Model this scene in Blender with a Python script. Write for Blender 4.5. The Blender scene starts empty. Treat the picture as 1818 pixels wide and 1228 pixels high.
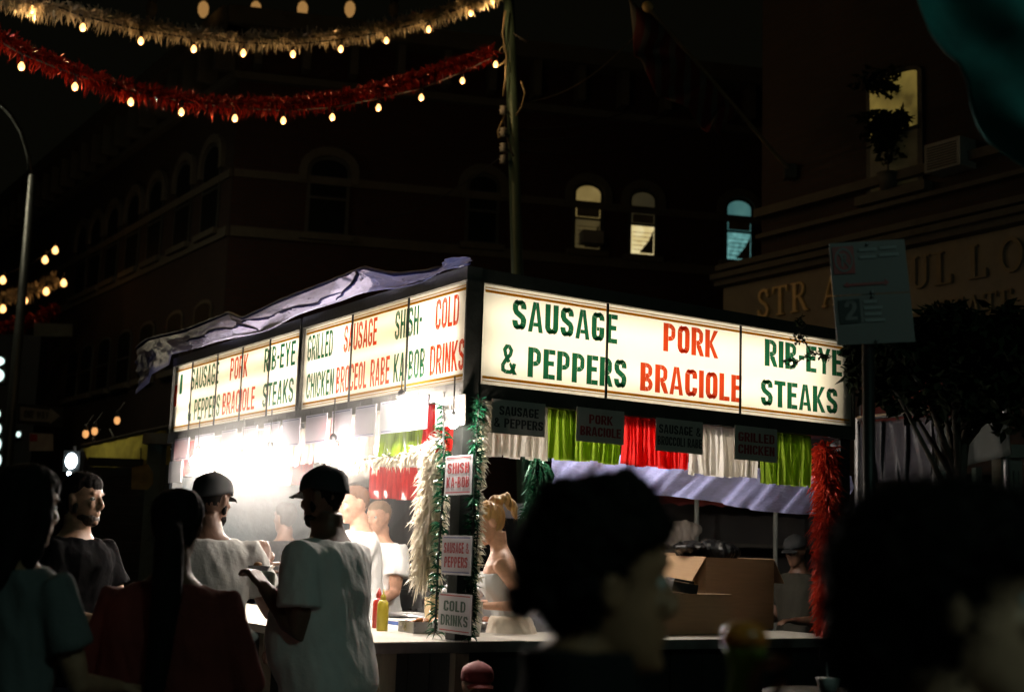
import bpy, bmesh, math, random
from mathutils import Vector, Matrix, noise
random.seed(7)
R = math.radians
PI = math.pi
scene = bpy.context.scene
COL = scene.collection

# ------------------------------------------------------------------ camera
FPX, PITCH, ROLL, EYE = 2411.0, R(8.63), R(1.92), 1.55
cam_data = bpy.data.cameras.new('camera')
cam = bpy.data.objects.new('camera', cam_data)
COL.objects.link(cam)
cam_data.sensor_width = 36.0
cam_data.lens = 36.0 * FPX / 1818.0
cam_data.clip_start = 0.05
cam_data.clip_end = 400
cam.location = (0, 0, EYE)
cam.rotation_euler = (Matrix.Rotation(R(90) + PITCH, 3, 'X') @ Matrix.Rotation(ROLL, 3, 'Z')).to_euler()
cam_data.dof.use_dof = True
cam_data.dof.focus_distance = 8.0
cam_data.dof.aperture_fstop = 2.3
scene.camera = cam

# ------------------------------------------------------------------ world (night sky, far below dusk) and exposure
world = bpy.data.worlds.new('World')
scene.world = world
world.use_nodes = True
wn = world.node_tree
for n in list(wn.nodes):
    wn.nodes.remove(n)
wo = wn.nodes.new('ShaderNodeOutputWorld')
wb = wn.nodes.new('ShaderNodeBackground')
wsky = wn.nodes.new('ShaderNodeTexSky')
wsky.sky_type = 'NISHITA'
wsky.sun_disc = False
wsky.sun_elevation = R(-6)
wsky.sun_rotation = R(250)
wmix = wn.nodes.new('ShaderNodeMixRGB')
wmix.blend_type = 'MIX'
wmix.inputs[0].default_value = 0.9
wmix.inputs[2].default_value = (0.040, 0.038, 0.022, 1)   # sodium-tinted city sky
wn.links.new(wsky.outputs[0], wmix.inputs[1])
wn.links.new(wmix.outputs[0], wb.inputs[0])
wb.inputs[1].default_value = 0.05
wn.links.new(wb.outputs[0], wo.inputs[0])

scene.view_settings.view_transform = 'Standard'
scene.view_settings.look = 'None'
scene.view_settings.exposure = 0.0
scene.view_settings.gamma = 1.0
scene.view_settings.use_curve_mapping = False
scene.cycles.use_denoising = True
scene.cycles.max_bounces = 8
scene.cycles.transparent_max_bounces = 8
scene.cycles.volume_bounces = 0
scene.cycles.sample_clamp_indirect = 6.0
scene.cycles.use_light_tree = True
scene.cycles.caustics_reflective = False
scene.cycles.caustics_refractive = False

# ------------------------------------------------------------------ geometry of the view
_cr, _sr = math.cos(ROLL), math.sin(ROLL)
_cp, _sp = math.cos(PITCH), math.sin(PITCH)
def ray(px, py):
    """Direction through a pixel of the 1818x1228 photograph, scaled to y = 1."""
    a, b = px - 909.0, py - 614.0
    X, Y = a * _cr + b * _sr, -a * _sr + b * _cr
    x, u, d = X / FPX, -Y / FPX, 1.0
    v = Vector((x, d * _cp - u * _sp, d * _sp + u * _cp))
    return v / v.y
def at(px, py, Y):
    r = ray(px, py)
    return Vector((r.x * Y, Y, EYE + r.z * Y))
def on_plane(px, py, p0, n):
    r = ray(px, py)
    o = Vector((0, 0, EYE))
    return o + r * ((p0 - o).dot(n) / r.dot(n))

# ------------------------------------------------------------------ materials
MATS = {}
def mat(name, col, rough=0.6, metal=0.0, var=0.25, scale=6.0, bump=0.0, bscale=40.0, emit=None, estr=0.0,
        trans=0.0, spec=0.5, coat=0.0, stretch=None, tcol=None):
    """Principled surface with noise-driven colour, gloss and relief; trans mixes in a Translucent lobe for cloth, foil and leaves."""
    if name in MATS:
        return MATS[name]
    m = bpy.data.materials.new(name)
    m.use_nodes = True
    nt = m.node_tree
    bs = nt.nodes['Principled BSDF']
    out = nt.nodes['Material Output']
    tc = nt.nodes.new('ShaderNodeTexCoord')
    mp = nt.nodes.new('ShaderNodeMapping')
    if stretch:
        mp.inputs['Scale'].default_value = stretch
    nt.links.new(tc.outputs['Object'], mp.inputs[0])
    nz = nt.nodes.new('ShaderNodeTexNoise')
    nz.inputs['Scale'].default_value = scale
    nz.inputs['Detail'].default_value = 5
    nz.inputs['Roughness'].default_value = 0.65
    nt.links.new(mp.outputs[0], nz.inputs['Vector'])
    cr = nt.nodes.new('ShaderNodeValToRGB')
    c = Vector(col[:3])
    lo, hi = c * (1 - var), c * (1 + var * 0.7)
    cr.color_ramp.elements[0].position = 0.3
    cr.color_ramp.elements[1].position = 0.7
    cr.color_ramp.elements[0].color = (*lo, 1)
    cr.color_ramp.elements[1].color = (*[min(1, v) for v in hi], 1)
    nt.links.new(nz.outputs[0], cr.inputs[0])
    nt.links.new(cr.outputs[0], bs.inputs['Base Color'])
    mr = nt.nodes.new('ShaderNodeMapRange')
    mr.inputs[3].default_value = max(0.03, rough - 0.12)
    mr.inputs[4].default_value = min(1, rough + 0.12)
    nt.links.new(nz.outputs[0], mr.inputs[0])
    nt.links.new(mr.outputs[0], bs.inputs['Roughness'])
    bs.inputs['Metallic'].default_value = metal
    bs.inputs['Specular IOR Level'].default_value = spec
    bs.inputs['Coat Weight'].default_value = coat
    if bump:
        n2 = nt.nodes.new('ShaderNodeTexNoise')
        n2.inputs['Scale'].default_value = bscale
        n2.inputs['Detail'].default_value = 4
        nt.links.new(mp.outputs[0], n2.inputs['Vector'])
        bp = nt.nodes.new('ShaderNodeBump')
        bp.inputs['Strength'].default_value = bump
        bp.inputs['Distance'].default_value = 0.02
        nt.links.new(n2.outputs[0], bp.inputs['Height'])
        nt.links.new(bp.outputs[0], bs.inputs['Normal'])
    if emit is not None:
        bs.inputs['Emission Color'].default_value = (*emit, 1)
        bs.inputs['Emission Strength'].default_value = estr
    if trans:
        tr = nt.nodes.new('ShaderNodeBsdfTranslucent')
        if tcol:
            tr.inputs['Color'].default_value = (*tcol, 1)
        else:
            nt.links.new(cr.outputs[0], tr.inputs['Color'])
        mx = nt.nodes.new('ShaderNodeMixShader')
        mx.inputs[0].default_value = trans
        nt.links.new(bs.outputs[0], mx.inputs[1])
        nt.links.new(tr.outputs[0], mx.inputs[2])
        nt.links.new(mx.outputs[0], out.inputs['Surface'])
    MATS[name] = m
    return m
def glow(name, col, strength):
    """A surface that gives off light: bulb glass, tube, lit window."""
    if name in MATS:
        return MATS[name]
    m = bpy.data.materials.new(name)
    m.use_nodes = True
    nt = m.node_tree
    bs = nt.nodes['Principled BSDF']
    bs.inputs['Base Color'].default_value = (*[min(1, 0.6 * c + 0.1) for c in col], 1)
    bs.inputs['Emission Color'].default_value = (*col, 1)
    bs.inputs['Emission Strength'].default_value = strength
    MATS[name] = m
    return m
def lit_window(name, c0, c1, strength, scale=3.0, stretch=(1, 1, 1)):
    m = glow(name, c0, strength)
    nt = m.node_tree
    if nt.nodes.get('cr'):
        return m
    tc = nt.nodes.new('ShaderNodeTexCoord')
    mp = nt.nodes.new('ShaderNodeMapping')
    mp.inputs['Scale'].default_value = stretch
    nz = nt.nodes.new('ShaderNodeTexNoise')
    nz.inputs['Scale'].default_value = scale
    nz.inputs['Detail'].default_value = 3
    cr = nt.nodes.new('ShaderNodeValToRGB')
    cr.name = 'cr'
    cr.color_ramp.elements[0].color = (*c1, 1)
    cr.color_ramp.elements[1].color = (*c0, 1)
    cr.color_ramp.elements[0].position = 0.35
    cr.color_ramp.elements[1].position = 0.65
    nt.links.new(tc.outputs['Object'], mp.inputs[0])
    nt.links.new(mp.outputs[0], nz.inputs['Vector'])
    nt.links.new(nz.outputs[0], cr.inputs[0])
    nt.links.new(cr.outputs[0], nt.nodes['Principled BSDF'].inputs['Emission Color'])
    return m
def brick_mat(name, c1, c2, mortar, scale=1.0):
    if name in MATS:
        return MATS[name]
    m = bpy.data.materials.new(name)
    m.use_nodes = True
    nt = m.node_tree
    bs = nt.nodes['Principled BSDF']
    tc = nt.nodes.new('ShaderNodeTexCoord')
    br = nt.nodes.new('ShaderNodeTexBrick')
    br.inputs['Color1'].default_value = (*c1, 1)
    br.inputs['Color2'].default_value = (*c2, 1)
    br.inputs['Mortar'].default_value = (*mortar, 1)
    br.inputs['Scale'].default_value = scale
    br.inputs['Brick Width'].default_value = 0.22
    br.inputs['Row Height'].default_value = 0.075
    br.inputs['Mortar Size'].default_value = 0.01
    mp = nt.nodes.new('ShaderNodeMapping')
    mp.inputs['Rotation'].default_value = (R(90), 0, 0)
    nt.links.new(tc.outputs['Object'], mp.inputs[0])
    nt.links.new(mp.outputs[0], br.inputs[0])
    nz = nt.nodes.new('ShaderNodeTexNoise')
    nz.inputs['Scale'].default_value = 0.8
    nz.inputs['Detail'].default_value = 6
    nt.links.new(tc.outputs['Object'], nz.inputs['Vector'])
    mx = nt.nodes.new('ShaderNodeMixRGB')
    mx.blend_type = 'MULTIPLY'
    mx.inputs[0].default_value = 0.6
    nt.links.new(br.outputs[0], mx.inputs[1])
    nt.links.new(nz.outputs[0], mx.inputs[2])
    nt.links.new(mx.outputs[0], bs.inputs['Base Color'])
    bs.inputs['Roughness'].default_value = 0.85
    bp = nt.nodes.new('ShaderNodeBump')
    bp.inputs['Strength'].default_value = 0.5
    bp.inputs['Distance'].default_value = 0.01
    nt.links.new(br.outputs[1], bp.inputs['Height'])
    bp.invert = True
    nt.links.new(bp.outputs[0], bs.inputs['Normal'])
    MATS[name] = m
    return m

# ------------------------------------------------------------------ mesh building
ORIGIN = {}
class MB:
    def __init__(self):
        self.v, self.f = [], []
    def add(self, vs, fs):
        o = len(self.v)
        self.v += [Vector(p) for p in vs]
        self.f += [tuple(i + o for i in q) for q in fs]
        return self
    def hexa(self, p):
        """Eight corners: four of the bottom, then four of the top, both counter-clockwise."""
        return self.add(p, [(3, 2, 1, 0), (4, 5, 6, 7), (0, 1, 5, 4), (1, 2, 6, 5), (2, 3, 7, 6), (3, 0, 4, 7)])
    def box(self, c, s, M=None):
        c, h = Vector(c), Vector(s) / 2
        p = [Vector((x, y, z)) for z in (-h.z, h.z) for x, y in ((-h.x, -h.y), (h.x, -h.y), (h.x, h.y), (-h.x, h.y))]
        return self.hexa([(M @ q if M else q) + c for q in p])
    def frame_box(self, o, ax, ay, az):
        """Box from a corner and its three edge vectors."""
        o, ax, ay, az = map(Vector, (o, ax, ay, az))
        return self.hexa([o, o + ax, o + ax + ay, o + ay, o + az, o + ax + az, o + ax + ay + az, o + ay + az])
    def quad(self, a, b, c, d):
        return self.add([a, b, c, d], [(0, 1, 2, 3)])
    def poly(self, pts):
        return self.add(pts, [tuple(range(len(pts)))])
    def extrude(self, pts, dv):
        n = len(pts)
        dv = Vector(dv)
        vs = [Vector(p) for p in pts] + [Vector(p) + dv for p in pts]
        fs = [tuple(range(n - 1, -1, -1)), tuple(range(n, 2 * n))] + [(i, (i + 1) % n, n + (i + 1) % n, n + i) for i in range(n)]
        return self.add(vs, fs)
    def tube(self, path, rad, n=10, flat=1.0, cap=True, round_end=False):
        path = [Vector(p) for p in path]
        if not hasattr(rad, '__len__'):
            rad = [rad] * len(path)
        rad = list(rad)
        if round_end:
            d0 = (path[0] - path[1]).normalized()
            d1 = (path[-1] - path[-2]).normalized()
            path = [path[0] + d0 * rad[0] * .85, path[0] + d0 * rad[0] * .5] + path + [path[-1] + d1 * rad[-1] * .5, path[-1] + d1 * rad[-1] * .85]
            rad = [rad[0] * .45, rad[0] * .83] + rad + [rad[-1] * .83, rad[-1] * .45]
        up = None
        vs, fs = [], []
        for i, p in enumerate(path):
            t = (path[min(i + 1, len(path) - 1)] - path[max(i - 1, 0)])
            t = t.normalized() if t.length > 1e-9 else Vector((0, 0, 1))
            if up is None:
                up = Vector((0, 0, 1)) if abs(t.z) < .9 else Vector((0, 1, 0))
            a = t.cross(up)
            a = a.normalized() if a.length > 1e-6 else t.orthogonal().normalized()
            b = a.cross(t)
            up = b
            for k in range(n):
                th = 2 * PI * k / n
                vs.append(p + a * math.cos(th) * rad[i] + b * math.sin(th) * rad[i] * flat)
        m = len(path)
        for i in range(m - 1):
            for k in range(n):
                fs.append((i * n + k, i * n + (k + 1) % n, (i + 1) * n + (k + 1) % n, (i + 1) * n + k))
        if cap:
            fs += [tuple(range(n - 1, -1, -1)), tuple(range((m - 1) * n, m * n))]
        return self.add(vs, fs)
    def loft(self, rings, n=24, power=2.3):
        """rings: (centre, half width x, half depth y); closed."""
        vs, fs = [], []
        for c, w, d in rings:
            c = Vector(c)
            for k in range(n):
                th = 2 * PI * k / n
                cx, sx = math.cos(th), math.sin(th)
                vs.append(c + Vector((w * math.copysign(abs(cx) ** (2 / power), cx), d * math.copysign(abs(sx) ** (2 / power), sx), 0)))
        m = len(rings)
        for i in range(m - 1):
            for k in range(n):
                fs.append((i * n + k, i * n + (k + 1) % n, (i + 1) * n + (k + 1) % n, (i + 1) * n + k))
        fs += [tuple(range(n - 1, -1, -1)), tuple(range((m - 1) * n, m * n))]
        return self.add(vs, fs)
    def ell(self, c, r, nu=14, nv=9, M=None):
        c = Vector(c)
        if not hasattr(r, '__len__'):
            r = (r, r, r)
        vs = [Vector((0, 0, r[2]))]
        for j in range(1, nv):
            ph = PI * j / nv
            for k in range(nu):
                th = 2 * PI * k / nu
                vs.append(Vector((r[0] * math.sin(ph) * math.cos(th), r[1] * math.sin(ph) * math.sin(th), r[2] * math.cos(ph))))
        vs.append(Vector((0, 0, -r[2])))
        fs = [(0, 1 + k, 1 + (k + 1) % nu) for k in range(nu)]
        for j in range(nv - 2):
            for k in range(nu):
                a = 1 + j * nu
                fs.append((a + k, a + nu + k, a + nu + (k + 1) % nu, a + (k + 1) % nu))
        l = len(vs) - 1
        a = 1 + (nv - 2) * nu
        fs += [(l, a + (k + 1) % nu, a + k) for k in range(nu)]
        return self.add([(M @ p if M else p) + c for p in vs], fs)
    def lathe(self, c, prof, n=20):
        c = Vector(c)
        vs, fs = [], []
        for r, z in prof:
            for k in range(n):
                th = 2 * PI * k / n
                vs.append(c + Vector((r * math.cos(th), r * math.sin(th), z)))
        for i in range(len(prof) - 1):
            for k in range(n):
                fs.append((i * n + k, i * n + (k + 1) % n, (i + 1) * n + (k + 1) % n, (i + 1) * n + k))
        fs += [tuple(range(n - 1, -1, -1)), tuple(range((len(prof) - 1) * n, len(prof) * n))]
        return self.add(vs, fs)
    def grid(self, fn, nu, nv):
        vs = [fn(i / nu, j / nv) for j in range(nv + 1) for i in range(nu + 1)]
        fs = [(j * (nu + 1) + i, j * (nu + 1) + i + 1, (j + 1) * (nu + 1) + i + 1, (j + 1) * (nu + 1) + i) for j in range(nv) for i in range(nu)]
        return self.add(vs, fs)
    def map(self, fn):
        self.v = [fn(p) for p in self.v]
        return self
    def build(self, name, material, parent=None, smooth=False, local=False, thick=0.0):
        o = Vector((0, 0, 0)) if (parent is None or local) else ORIGIN.get(parent.name, Vector((0, 0, 0)))
        me = bpy.data.meshes.new(name)
        me.from_pydata([p - o for p in self.v], [], self.f)
        me.update()
        if smooth:
            me.polygons.foreach_set('use_smooth', [True] * len(me.polygons))
        return link_mesh(name, me, material, parent, thick)
def link_mesh(name, me, material, parent=None, thick=0.0):
    ob = bpy.data.objects.new(name, me)
    COL.objects.link(ob)
    if material:
        me.materials.append(material)
    if parent:
        ob.parent = parent
        ORIGIN[ob.name] = ORIGIN.get(parent.name, Vector((0, 0, 0)))
    if thick:
        s = ob.modifiers.new('thickness', 'SOLIDIFY')
        s.thickness = thick
        s.offset = 0
    return ob
def tag(o, label, cat, group=None):
    o['label'] = label
    o['category'] = cat
    if group:
        o['group'] = group
    return o
def struct(o):
    o['kind'] = 'structure'
    return o
def thing(name, loc, label, cat, group=None, rotz=0.0):
    o = bpy.data.objects.new(name, None)
    COL.objects.link(o)
    o.location = loc
    o.rotation_euler = (0, 0, rotz)
    o.empty_display_size = 0.1
    ORIGIN[o.name] = Vector(loc)
    return tag(o, label, cat, group)
def remesh(mb, voxel, smooth=4, disp=None):
    """One continuous skin over the overlapping pieces of mb."""
    me = bpy.data.meshes.new('tmp')
    me.from_pydata(mb.v, [], mb.f)
    ob = bpy.data.objects.new('tmp', me)
    COL.objects.link(ob)
    r = ob.modifiers.new('r', 'REMESH')
    r.mode = 'VOXEL'
    r.voxel_size = voxel
    if smooth:
        s = ob.modifiers.new('s', 'SMOOTH')
        s.iterations = smooth
        s.factor = 0.5
    dg = bpy.context.evaluated_depsgraph_get()
    out = bpy.data.meshes.new_from_object(ob.evaluated_get(dg))
    bpy.data.objects.remove(ob)
    bpy.data.meshes.remove(me)
    if disp:
        ns = [v.normal.copy() for v in out.vertices]
        for v, nn in zip(out.vertices, ns):
            v.co = v.co + nn * disp(v.co, nn)
    out.polygons.foreach_set('use_smooth', [True] * len(out.polygons))
    out.update()
    return out

# ------------------------------------------------------------------ lettering: condensed block capitals, every stroke a polygon of its own
def _strip(path, t, closed=False):
    pts = [Vector((p[0], p[1])) for p in path]
    n = len(pts)
    L, Rr = [], []
    for i in range(n):
        if closed:
            a, b = pts[(i - 1) % n], pts[(i + 1) % n]
            d0, d1 = (pts[i] - a).normalized(), (b - pts[i]).normalized()
        else:
            d0 = (pts[i] - pts[i - 1]).normalized() if i else (pts[1] - pts[0]).normalized()
            d1 = (pts[i + 1] - pts[i]).normalized() if i < n - 1 else d0
        n0, n1 = Vector((-d0.y, d0.x)), Vector((-d1.y, d1.x))
        m = (n0 + n1)
        m = m.normalized() if m.length > 1e-6 else n0
        k = 1 / max(.5, m.dot(n0))
        L.append(pts[i] + m * t / 2 * k)
        Rr.append(pts[i] - m * t / 2 * k)
    out = []
    for i in range(n if closed else n - 1):
        j = (i + 1) % n
        out.append([L[i], Rr[i], Rr[j], L[j]])
    return out
def _rr(x0, y0, x1, y1, r, k=4, parts=(0, 1, 2, 3)):
    """Rounded-rectangle centre line, counter-clockwise from the right side."""
    cs = [(x1 - r, y1 - r, 0), (x0 + r, y1 - r, 90), (x0 + r, y0 + r, 180), (x1 - r, y0 + r, 270)]
    out = []
    for c in parts:
        cx, cy, a = cs[c]
        for i in range(k + 1):
            th = R(a + 90 * i / k)
            out.append((cx + r * math.cos(th), cy + r * math.sin(th)))
    return out
def _rect(x0, y0, x1, y1):
    return [(x0, y0), (x1, y0), (x1, y1), (x0, y1)]
STROKE = [.20, .165]
def glyph(ch, t=None, h=None):
    t, h = t or STROKE[0], h or STROKE[1]
    w = .50
    a, b = t / 2, w - t / 2
    lo, hi = h / 2, 1 - h / 2
    q = .12
    mid = .52
    if ch == 'I': return [_rect(0, 0, t, 1)], t
    if ch == 'L': return [_rect(0, 0, t, 1), _rect(t, 0, .43, h)], .43
    if ch == 'E': return [_rect(0, 0, t, 1), _rect(t, 0, .44, h), _rect(t, 1 - h, .44, 1), _rect(t, .45, .40, .45 + h)], .44
    if ch == 'F': return [_rect(0, 0, t, 1), _rect(t, 1 - h, .44, 1), _rect(t, .45, .40, .45 + h)], .42
    if ch == 'H': return [_rect(0, 0, t, 1), _rect(w - t, 0, w, 1), _rect(t, .44, w - t, .44 + h)], w
    if ch == 'T': return [_rect(0, 1 - h, .48, 1), _rect(.24 - t / 2, 0, .24 + t / 2, 1 - h)], .48
    if ch == 'N': return [_rect(0, 0, t, 1), _rect(w - t, 0, w, 1), [(t, 1), (t, .58), (w - t, 0), (w - t, .42)]], w
    if ch == 'M': return [_rect(0, 0, t, 1), _rect(.7 - t, 0, .7, 1), [(t, 1), (t, .6), (.35, .1), (.35, .5)], [(.7 - t, 1), (.35, .5), (.35, .1), (.7 - t, .6)]], .7
    if ch == 'W': return [[(0, 1), (.12, 0), (.25, 0), (.15, 1)], [(.25, 0), (.38, .9), (.25, .9), (.19, .4)], [(.38, .9), (.42, .0), (.55, 0), (.5, .9)], [(.55, 0), (.7, 1), (.55, 1), (.5, .5)]], .7
    if ch == 'A':
        xl = lambda y: .155 + .115 * y / .78
        return [[(0, 0), (.155, 0), (.27, .78), (.27, 1), (.17, 1)], [(.54, 0), (.37, 1), (.27, 1), (.27, .78), (.385, 0)],
                [(xl(.19), .19), (.54 - xl(.19), .19), (.54 - xl(.32), .32), (xl(.32), .32)]], .54
    if ch == 'K': return [_rect(0, 0, t, 1), [(t, .33), (.29, .54), (.54, 1), (.36, 1), (t, .60)], [(.29, .54), (.20, .39), (.38, 0), (.56, 0)]], .54
    if ch == 'Y': return [_rect(.19, 0, .35, .42), [(.19, .42), (.27, .42), (.27, .64), (.16, 1), (0, 1)], [(.35, .42), (.54, 1), (.38, 1), (.27, .64), (.27, .42)]], .54
    if ch == 'X': return [[(0, 0), (.17, 0), (.54, 1), (.37, 1)]], .54
    if ch == '-': return [_rect(0, .42, .24, .42 + h)], .24
    if ch == 'O' or ch == '0': return _strip(_rr(a, lo, b, hi, .165), t * .97, True), w
    if ch == 'D': return [_rect(0, 0, t, 1)] + _strip([(t, hi)] + list(reversed(_rr(a, lo, b, hi, .17, parts=(3, 0)))) + [(t, lo)], h), w
    if ch == 'U': return _strip([(b, 1)] + [p for p in reversed(_rr(a, lo, b, hi, .165, parts=(2, 3)))] + [(a, 1)], t * .97), w
    if ch == 'C': return _strip([(b, .66)] + _rr(a, lo, b, hi, .165) + [(b, .34)], t * .97) if False else _strip([(b, .66)] + _rr(a, lo, b, hi, .165, parts=(0, 1, 2, 3))[0:] + [(b, .34)], t * .97), w
    if ch == 'G': return _strip([(b, .68)] + _rr(a, lo, b, hi, .165) + [(b, .46)], t * .97) + [_rect(.26, .40, b + t * .48, .40 + h * .9)] if False else _strip([(b, .72)] + _rr(a, lo, b, hi, .165) + [(b, .49)], t * .97) + [_rect(.21, .36, b - t * .49, .49)], w
    if ch == 'S':
        p = [(b, .70)] + _rr(a, .52, b, hi, .16, parts=(0, 1)) + [(a, .66), (a + .04, .58), (b - .04, .43), (b, .35)] + list(reversed(_rr(a, lo, b, .46, .16, parts=(2, 3)))) + [(a, .31)]
        return _strip(p, t * .97), w
    if ch in 'PR':
        o = [_rect(0, 0, t, 1)] + _strip([(t, hi)] + list(reversed(_rr(a, .46, b, hi, .16, parts=(3, 0)))) + [(t, .46)], h)
        if ch == 'R':
            o.append([(.22, .39), (.22, .30), (.36, 0), (.53, 0), (.40, .39)])
        return o, w
    if ch == 'B':
        return [_rect(0, 0, t, 1)] + _strip([(t, hi)] + list(reversed(_rr(a, .55, b - .02, hi, .14, parts=(3, 0)))) + [(t, .55)], h * .95) + \
            _strip([(t, .42)] + list(reversed(_rr(a, lo, b, .42, .15, parts=(3, 0)))) + [(t, lo)], h * .95), w
    if ch == '&':
        return _strip([(.50, .38), (.46, .20), (.36, lo), (.2, lo), (.09, .14), (.08, .30), (.16, .44), (.34, .66), (.37, .80), (.29, hi), (.2, hi), (.13, .80), (.17, .64), (.30, .40)], .13) + \
            [[(.30, .34), (.36, .42), (.60, .02), (.44, .0)]], .58
    if ch == '1': return [_rect(.13, 0, .13 + t, 1), [(0, .72), (.13, .80), (.13, 1), (0, .86)]], .3
    if ch == '2': return _strip([(a, .66)] + list(reversed(_rr(a, .5, b, hi, .165, parts=(0, 1)))) + [(b, .62), (b - .05, .48), (a + .02, h)], t * .95) + [_rect(0, 0, w, h)], w
    if ch == '.': return [_rect(0, 0, t, h)], t
    return [], .25
def word_width(s, gap=.07):
    return sum((glyph(c)[1] if c != ' ' else .26) + gap for c in s) - gap
def letters(mb, text, o, ux, uz, w, hgt, n, eps=.0006):
    """Lay text from o along ux (unit) over width w, height hgt along uz; n is the outward normal. Crossing strokes step out a hair."""
    W = word_width(text)
    k = w / W
    x = 0.0
    o, ux, uz, n = map(Vector, (o, ux, uz, n))
    for c in text:
        if c == ' ':
            x += .33
            continue
        g, gw = glyph(c)
        for i, poly in enumerate(g):
            d = n * (eps * (i % 3))
            mb.poly([o + ux * ((x + p[0]) * k) + uz * (p[1] * hgt) + d for p in poly])
        x += gw + .07

# ------------------------------------------------------------------ stuff for hanging foil, leaves and tinsel
def tinsel(mb, path, radius, count, length, width, rnd, droop=0.3, core=True):
    path = [Vector(p) for p in path]
    seg = [(path[i + 1] - path[i]).length for i in range(len(path) - 1)]
    tot = sum(seg)
    for _ in range(count):
        s = rnd.random() * tot
        i = 0
        while i < len(seg) - 1 and s > seg[i]:
            s -= seg[i]
            i += 1
        p = path[i].lerp(path[i + 1], min(1, s / max(seg[i], 1e-6)))
        t = (path[i + 1] - path[i]).normalized()
        a = rnd.uniform(0, 2 * PI)
        u = t.orthogonal().normalized()
        d = Matrix.Rotation(a, 3, t) @ u + t * rnd.uniform(-.7, .7) + Vector((0, 0, -droop * rnd.random()))
        d.normalize()
        L = length * rnd.uniform(.55, 1.25)
        sd = d.cross(Vector((rnd.uniform(-1, 1), rnd.uniform(-1, 1), rnd.uniform(-1, 1))))
        if sd.length < 1e-3:
            continue
        sd = sd.normalized() * width * rnd.uniform(.6, 1.3)
        p0 = p + d * radius * rnd.uniform(0, .5)
        p1 = p0 + d * L * .6
        p2 = p0 + d * L + Vector((0, 0, -droop * L * rnd.random())) + sd * rnd.uniform(-.8, .8)
        mb.add([p0 - sd, p0 + sd, p1 + sd, p1 - sd, p2], [(0, 1, 2, 3), (3, 2, 4)])
def leaves(mb, spots, n, size, rnd, spread):
    for _ in range(n):
        c, r = rnd.choice(spots)
        v = Vector((rnd.gauss(0, 1), rnd.gauss(0, 1), rnd.gauss(0, 1))).normalized() * (rnd.random() ** .45)
        p = Vector(c) + Vector((v.x * r[0], v.y * r[1], v.z * r[2]))
        d = Vector((rnd.uniform(-1, 1), rnd.uniform(-1, 1), rnd.uniform(-1, .4))).normalized()
        s = d.cross(Vector((rnd.uniform(-1, 1), rnd.uniform(-1, 1), 1))).normalized()
        L, W = size * rnd.uniform(.6, 1.3), size * rnd.uniform(.22, .38)
        nn = d.cross(s) * L * .12
        mb.add([p, p + d * L * .45 + s * W + nn, p + d * L, p + d * L * .45 - s * W + nn], [(0, 1, 2), (0, 2, 3)])
def fringe(mb, p_of, s0, s1, ztop, zlen, rnd, wd=.022, n=None, gap=.12, skew=.0):
    """Foil strips hanging between s0 and s1 of a line p_of(s) (z = 0), each a bent strip of its own."""
    s = s0
    while s < s1:
        w = wd * rnd.uniform(.6, 1.4)
        if rnd.random() > gap:
            a, b = p_of(s), p_of(min(s + w * 1.9, s1))
            t = (b - a).normalized()
            nrm = Vector((t.y, -t.x, 0))
            L = zlen * rnd.uniform(.965, 1.02)
            rows = []
            tw = rnd.uniform(-.35, .35)
            off = rnd.uniform(-.006, .006)
            sk = rnd.gauss(0, .006) + skew
            for j in range(5):
                f = j / 4
                c = (a + b) / 2 + t * sk * f + nrm * (off + .012 * math.sin(f * 3 + tw * 5) * f)
                d = Matrix.Rotation(tw * f, 3, 'Z') @ t * ((b - a).length / 2 * .98)
                z = Vector((0, 0, ztop - L * f))
                rows += [c - d + z, c + d + z]
            mb.add(rows, [(2 * j, 2 * j + 1, 2 * j + 3, 2 * j + 2) for j in range(4)])
        s += w

# ------------------------------------------------------------------ shared materials
M_ASPH = mat('asphalt', (.05, .05, .05), .85, bump=.4, bscale=120)
M_PAVE = mat('pavement', (.22, .21, .20), .9, bump=.2, bscale=60)
M_BLACK = mat('black_paint', (.012, .014, .013), .5, bump=.1)
M_DARKWOOD = mat('dark_wood', (.05, .042, .03), .6, scale=3, stretch=(12, 12, 1), bump=.2)
M_TIMBER = mat('timber', (.20, .17, .12), .7, scale=3, stretch=(10, 10, 1), bump=.2)
M_FRAMEMETAL = mat('frame_metal', (.10, .095, .08), .45, metal=.6, bump=.1)
M_WHITEPANEL = mat('white_panel', (.62, .60, .55), .6, var=.1)
M_COUNTER = mat('counter_laminate', (.60, .57, .50), .35, var=.12, scale=14, bump=.05)
M_ZINC = mat('zinc', (.35, .35, .34), .4, metal=.8)
M_STEEL = mat('steel', (.45, .45, .46), .3, metal=.9)
M_CARD = mat('cardboard', (.27, .17, .09), .8, var=.12, scale=5, bump=.12, stretch=(1, 1, 14))
M_TARP = mat('blue_tarp', (.22, .25, .50), .35, var=.55, scale=4, bump=1.0, bscale=9, trans=.62, tcol=(.52, .49, .68), stretch=(1, 1, 2.5))
M_TARP2 = mat('lilac_tarp', (.44, .46, .66), .3, var=.45, scale=6, bump=.8, bscale=22, trans=.5, stretch=(1, 1, 3), tcol=(.40, .42, .74))
M_TEALTARP = mat('teal_tarp', (.045, .07, .08), .5, var=.25, scale=3, bump=.4, bscale=12, trans=.15)
M_FOIL_W = mat('foil_white', (.74, .70, .62), .16, var=.12, scale=20, trans=.6, stretch=(1, 1, .1))
M_FOIL_G = mat('foil_green', (.26, .38, .035), .16, var=.4, scale=20, trans=.6, stretch=(3, 3, .1))
M_FOIL_R = mat('foil_red', (.72, .035, .03), .16, var=.35, scale=20, trans=.6, stretch=(3, 3, .1))
M_TIN_W = mat('tinsel_white', (.58, .50, .36), .25, metal=.35, var=.15, trans=.3)
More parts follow.
